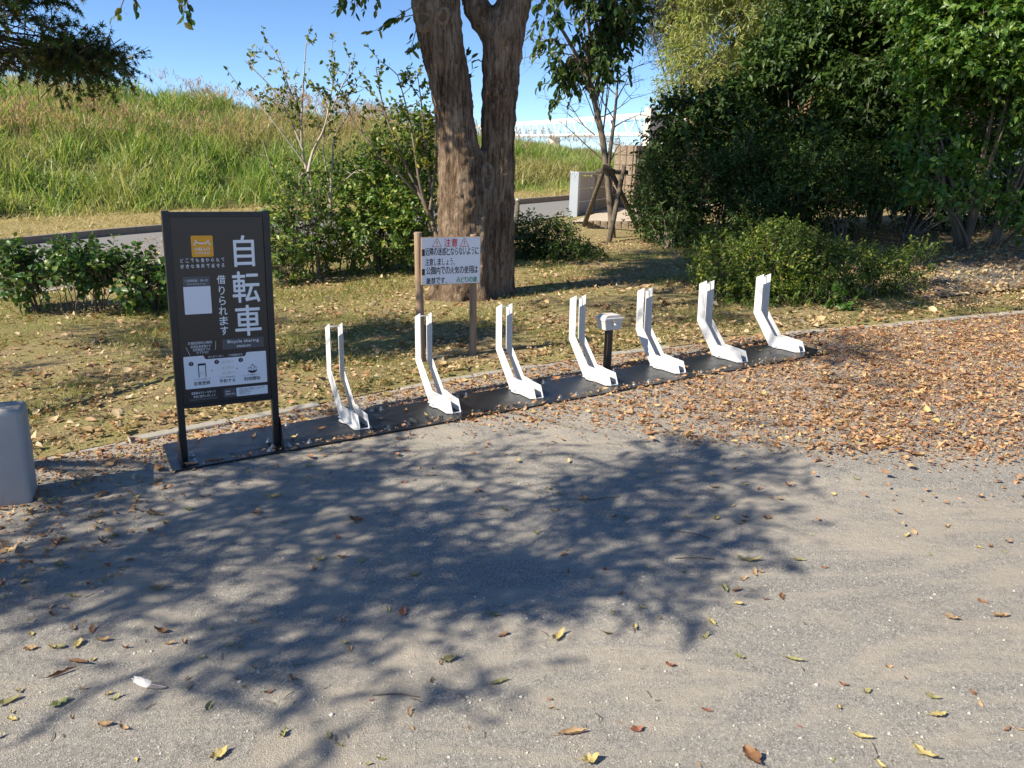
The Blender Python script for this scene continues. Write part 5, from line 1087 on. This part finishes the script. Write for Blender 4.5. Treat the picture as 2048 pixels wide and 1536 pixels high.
# single leaves one can pick out on the bare paving
def leaf_object(name, x, y, L, W, ang, mat, label, group=None, curl=.5, roll=0.0, z=0.0, seed=0, fold=.3, stalk=True, tilt=0.0):
    rng = np.random.default_rng(seed); n = 11; m = 5; V = []; t = np.linspace(0, 1, n); wv = np.sin(np.pi * np.clip(t, 0, 1) ** .8) ** .8; jag = rng.uniform(.72, 1.12, (n, 2)); crum = rng.normal(size=(n, m)) * .07; jag[rng.integers(2, n - 2), rng.integers(0, 2)] = .45
    for i in range(n):
        for j in range(m):
            q = (j - 2) / 2.0; hw = W / 2 * wv[i] * jag[i, 0 if j < 2 else 1] + .0008
            if roll: yy = math.sin(q * roll) / roll * hw; zz = (1 - math.cos(q * roll)) / roll * hw * 1.2
            else: yy = q * hw; zz = fold * abs(q) * hw
            V.append(((t[i] - .5) * L, yy + .06 * L * math.sin(t[i] * 2 + seed), zz + curl * L * (t[i] - .45) ** 2 + crum[i, j] * W))
    V = np.array(V); V[:, 2] -= V[:, 2].min() - .001
    i, j = np.meshgrid(np.arange(n - 1), np.arange(m - 1), indexing='ij'); k = (i * m + j).ravel(); Q = np.stack([k, k + m, k + m + 1, k + 1], -1); parts = [(V, Q)]
    if stalk:
        e = V[2]; parts.append(tube_arrays([(np.array([e + [-.0, 0, .001], e + [-.12 * L, .02 * L, .002], e + [-.3 * L, .05 * L, .004]]), np.array([.0012, .001, .0008]))], 4))
    Vv, Ff = join_mesh(parts); o = np_mesh(name, Vv, Ff, mat, None, True); o.location = (x, y, float(gz(x, y)) + z + .001); o.rotation_euler = (rng.normal() * .08 + tilt, rng.normal() * .08, ang); tag(o, label, 'leaf', group); return o
def leaf_colour(name, c, v=.35):
    n = N(name); n.set(.6, 0, .3); co = n.coord('Object'); a = n.noise(co, 38, 5, .6); b = n.noise(n.coord('Object', (1, 6, 1)), 60, 3)
    k = n.mix(n.math('MULTIPLY', n.math('ADD', a, b), .5), tuple(x * (1 - v) for x in c), tuple(min(1, x * (1 + v)) for x in c)); n.color(k); n.bump(b, .0015)
    t = n.new('ShaderNodeBsdfTranslucent'); n.l.new(k, t.inputs[0]); mx = n.new('ShaderNodeMixShader'); mx.inputs[0].default_value = .15; n.l.new(n.b.outputs[0], mx.inputs[1]); n.l.new(t.outputs[0], mx.inputs[2]); n.l.new(mx.outputs[0], n.out.inputs[0]); return n.m
LC = {'brown': leaf_colour('leaf_brown', (.25, .135, .07)), 'tan': leaf_colour('leaf_tan', (.43, .29, .16)), 'yellow': leaf_colour('leaf_yellow', (.50, .41, .17)), 'olive': leaf_colour('leaf_olive', (.30, .285, .13)), 'red': leaf_colour('leaf_red', (.30, .13, .085)), 'green': leaf_colour('leaf_green', (.20, .235, .095))}
big = [((1505, 1516), .085, .048, 100, 'brown', 'large orange brown leaf at the bottom edge of the paving', .35, 0), ((1146, 1470), .085, .034, 12, 'tan', 'long curled tan leaf near the bottom edge, right of centre', .5, 1.6), ((438, 1512), .06, .036, 60, 'yellow', 'folded yellow leaf near the bottom edge, left of centre', .9, 0), ((714, 1042), .085, .05, -30, 'brown', 'brown oval leaf lying in the tree shade left of centre', .5, 0),
       ((160, 1326), .088, .03, -20, 'brown', 'rolled brown leaf, upper one of the crossed pair above the feather', .2, 2.6), ((124, 1348), .088, .03, 35, 'brown', 'rolled brown leaf, lower one of the crossed pair above the feather', .2, 2.6), ((122, 1408), .06, .036, 40, 'green', 'green leaf to the left of the feather', .5, 0), ((310, 1030), .11, .036, -5, 'tan', 'long tan leaf in front of the sign base plate', .3, 0),
       ((196, 1034), .085, .034, 35, 'tan', 'pointed tan leaf standing up in front of the concrete block', .8, 0), ((116, 1086), .06, .038, 20, 'red', 'crumpled rust coloured leaf in front of the concrete block', .9, 0), ((316, 1178), .07, .04, 15, 'tan', 'crumpled tan leaf in the middle of the left shade', 1.0, 0), ((430, 929), .10, .05, 10, 'brown', 'large orange brown leaf lying on the corner of the sign base plate', .35, 0),
       ((1000, 1366), .065, .022, 20, 'olive', 'narrow olive leaf on the sunlit paving below the shade', .4, 1.4), ((898, 1322), .06, .032, 30, 'olive', 'olive leaf clump at the lower edge of the shade', .8, 0), ((1118, 1275), .075, .03, 60, 'yellow', 'curled yellow leaf just right of the shade edge', .9, .8), ((806, 1226), .05, .03, 100, 'red', 'bright rust leaf standing in the shade near its lower edge', .9, 0), ((1272, 1460), .04, .026, 20, 'red', 'small rust leaf right of the long curled tan leaf', .9, 0),
       ((1850, 1508), .075, .03, -60, 'yellow', 'ragged yellow leaf at the lower right corner', .8, .6), ((1878, 1432), .05, .028, 0, 'yellow', 'flat yellow leaf above the lower right corner', .2, 0), ((1864, 1396), .045, .022, -30, 'olive', 'small folded olive leaf above the flat yellow one', .8, 0), ((1726, 1478), .055, .022, -12, 'yellow', 'yellow leaf with a long stalk, lower right', .5, .9), ((1590, 1322), .065, .022, -15, 'olive', 'narrow olive leaf beside a dusty streak', .5, 1.2),
       ((2000, 1234), .065, .028, 5, 'tan', 'tan rolled leaf near the right edge', .5, 1.5), ((1905, 1238), .05, .03, -40, 'tan', 'folded tan leaf near the right edge', .8, 0), ((1500, 1122), .10, .03, -10, 'yellow', 'yellow leaf cluster right of the shade', .6, .6), ((1598, 1122), .055, .02, -5, 'olive', 'olive leaf right of the yellow cluster', .4, 1.2), ((1170, 1000), .06, .034, 0, 'tan', 'tan crumpled leaf inside the upper shade', .9, 0), ((548, 994), .07, .04, 10, 'yellow', 'crumpled yellow leaf below the sign in the shade', .9, 0),
       ((1830, 910), .09, .045, 5, 'brown', 'orange leaf at the edge of the leaf carpet, right', .3, 0), ((1945, 896), .10, .05, 0, 'brown', 'large orange leaf at the edge of the leaf carpet, far right', .3, 0), ((212, 1450), .05, .024, -10, 'tan', 'pale tan leaf at the lower left', .6, .8), ((1182, 1524), .05, .04, 10, 'yellow', 'yellow leaf at the bottom edge beside the long curled tan leaf', .9, 0), ((60, 1300), .045, .03, 20, 'tan', 'tan leaf near the left edge above the crossed pair', .7, 0), ((18, 1405), .07, .03, 50, 'olive', 'olive leaf at the left edge below the feather', .5, 0),
       ((380, 1020), .05, .028, 10, 'green', 'green leaf in front of the sign in the shade', .5, .6), ((640, 1120), .05, .03, 40, 'yellow', 'yellow leaf in the middle of the shade', .8, 0), ((990, 1230), .05, .022, -20, 'olive', 'olive leaf at the right part of the shade', .6, 0), ((1340, 1332), .035, .022, -30, 'red', 'small red leaf on the sunlit paving, lower centre', .9, 0), ((1735, 1385), .03, .02, 30, 'olive', 'tiny folded olive leaf, lower right', .9, 0), ((1478, 1316), .035, .024, -30, 'olive', 'small green leaf on the sunlit paving, lower centre', .6, 0)]
for k, ((px_, py_), L, W, a, c, lab, cu, ro) in enumerate(big):
    g = G(px_, py_); leaf_object('fallen_leaf', g[0], g[1], L, W, math.radians(a), LC[c], lab, 'large leaves on the paving', cu, ro, z=PLZ + .002 if 'base plate' in lab and 'corner' in lab else 0.0, seed=k, fold=.35)
rng = np.random.default_rng(91); cnt = 0; protos = {}
def where(px_, py_):
    r = 0 if py_ < 1050 else 1 if py_ < 1270 else 2; c = 0 if px_ < 420 else 1 if px_ < 900 else 2 if px_ < 1380 else 3
    return [['before the concrete block', 'in the shade below the sign', 'in the upper shade below the racks', 'just below the leaf carpet'], ['near the left edge above the feather', 'in the middle of the tree shade', 'along the right rim of the shade', 'on the sunny paving at mid right'], ['beside the feather at lower left', 'below the shade at bottom left of centre', 'on the sunny paving at bottom centre', 'on the sunny paving at lower right']][r][c]
words_ = {'brown': 'small brown leaf', 'tan': 'small tan leaf', 'yellow': 'small yellow leaf', 'olive': 'small olive leaf', 'red': 'small rust red leaf'}
while cnt < 190:
    px_, py_ = rng.uniform(-20, 2060), 900 + 640 * rng.random() ** 1.25
    if vnoise2(np.array([px_ * .006]), np.array([py_ * .012]))[0] < .42 + .12 * (px_ > 900) - .12 * (px_ < 300): continue
    g = G(px_, py_); c = rng.choice(['brown', 'tan', 'yellow', 'olive', 'red'], p=[.18, .3, .27, .13, .12]); v = rng.integers(0, 3); L = rng.uniform(.022, .05) * (.75 if py_ > 1300 else 1)
    if (c, v) not in protos: o = protos[(c, v)] = leaf_object('fallen_leaf', g[0], g[1], .05, rng.uniform(.018, .03), 0, LC[c], words_[c], c + ' leaves scattered on the paving', rng.uniform(.3, 1.3), rng.choice([0, 0, 1.2]), seed=200 + cnt, fold=rng.uniform(.1, .7)); 
    else: o = protos[(c, v)].copy(); COL.objects.link(o)
    o.location = (g[0], g[1], g[2] + .001); o.rotation_euler = (rng.normal() * .25, rng.normal() * .2, rng.uniform(0, 6.28)); s_ = L / .05; w_ = where(px_, py_); tag(o, words_[c] + ' ' + w_, None, c + ' leaves ' + w_); o.scale = (s_, s_, s_ * rng.uniform(.7, 1.3)); cnt += 1
# leaves on the black plates
for k in range(16):
    s_, t_ = rng.uniform(-1.0, 3.6), rng.uniform(.0, .33); x, y = row_xy(s_, t_); kk_ = int(np.clip((s_ + .476) // PITCH_R + 1, 0, 7)); pl_ = ['sign', 'first rack', 'second rack', 'third rack', 'fourth rack', 'fifth rack', 'sixth rack', 'last rack'][kk_]
    if abs(((s_ + .05) % PITCH_R) - .0) < .07: continue
    leaf_object('fallen_leaf', x, y, rng.uniform(.03, .07), rng.uniform(.015, .03), rng.uniform(0, 6), LC[rng.choice(['tan', 'yellow', 'brown'])], 'dry curled leaf on the black plate of the ' + pl_, 'leaves on the plate of the ' + pl_, .8, 0, PLZ + .001, 500 + k)
def make_feather():
    g = G(302, 1372); root = empty('feather', (g[0], g[1], g[2] + .004), math.radians(-16)); tag(root, 'grey and white bird feather lying on the sandy paving', 'feather'); n = 14; t = np.linspace(0, 1, n); L = .125
    rng = np.random.default_rng(4); V = []; 
    for q in t:
        w = .014 * math.sin(math.pi * min(1, q * .92 + .06)) ** .7; cx = (q - .5) * L; cyy = -.008 * math.sin(q * 3)
        V += [(cx - .006, cyy + w * (1.1 + .1 * rng.normal()), .006 + .010 * (1 - q)), (cx, cyy, .004 + .004 * q), (cx - .006, cyy - w * .8, .002)]
    f = []
    for i in range(n - 1):
        for j in range(2): a = i * 3 + j; f.append((a, a + 3, a + 4, a + 1))
    h = int((n - 1) * .6) * 2; MB().add(V, f[:h]).build('vane', M['feather'], root); MB().add(V, f[h:]).build('dark_tip', M['feather_dark'], root)
    MB().tube([(-.075, .002, .006), (0, -.004, .007), (.06, -.002, .008)], [.0016, .0012, .0005], 6).build('shaft', M['feather'], root)
make_feather()
def make_small_debris():
    rng = np.random.default_rng(77); lines = []
    for k in range(70):
        g = G(rng.uniform(0, 2048), rng.uniform(900, 1536)); a = rng.uniform(0, 6.28); L = rng.uniform(.012, .05); p = g + np.array([0, 0, .003]); d = np.array([math.cos(a), math.sin(a), 0]) * L
        lines.append((np.stack([p, p + d * .5 + rng.normal(size=3) * .003 + [0, 0, .002], p + d]), np.array([.0013, .0012, .0008])))
    for (x0, y0), (x1, y1) in (((745, 1392), (838, 1396)), ((1340, 1062), (1420, 1078)), ((1350, 1118), (1430, 1120)), ((1240, 995), (1180, 1002))): lines.append((resample([G(x0, y0) + [0, 0, .004], (G(x0, y0) + G(x1, y1)) / 2 + [.01, .01, .006], G(x1, y1) + [0, 0, .004]], 6), np.full(6, .002)))
    V, Q = tube_arrays(lines, 5); tag(np_mesh('twig_debris', V, Q, M['stake_wood']), 'thin twigs and stalks strewn over the paving', 'twigs', kind='stuff')
    n = 2200; x, y = [], []
    for k in range(n): g = G(rng.uniform(-30, 2080), 880 + 660 * rng.random()); x.append(g[0]); y.append(g[1])
    x, y = np.array(x), np.array(y); P = np.stack([x, y, gz(x, y)], -1); r = rng.lognormal(np.log(.0028), .45, n).clip(.001, .010)
    oct_ = np.array([[1, 0, 0], [-1, 0, 0], [0, 1, 0], [0, -1, 0], [0, 0, .8], [0, 0, -.8]]); V = P[:, None] + r[:, None, None] * oct_[None] * rng.uniform(.6, 1.3, (n, 6, 1)); i = np.arange(n)[:, None] * 6
    Fc = np.concatenate([i + q for q in ([0, 2, 4], [2, 1, 4], [1, 3, 4], [3, 0, 4], [2, 0, 5], [1, 2, 5], [3, 1, 5], [0, 3, 5])]); tag(np_mesh('gravel', V.reshape(-1, 3), Fc, M['pebble']), 'loose fine grit scattered over the sandy paving', 'gravel', kind='stuff')
make_small_debris()
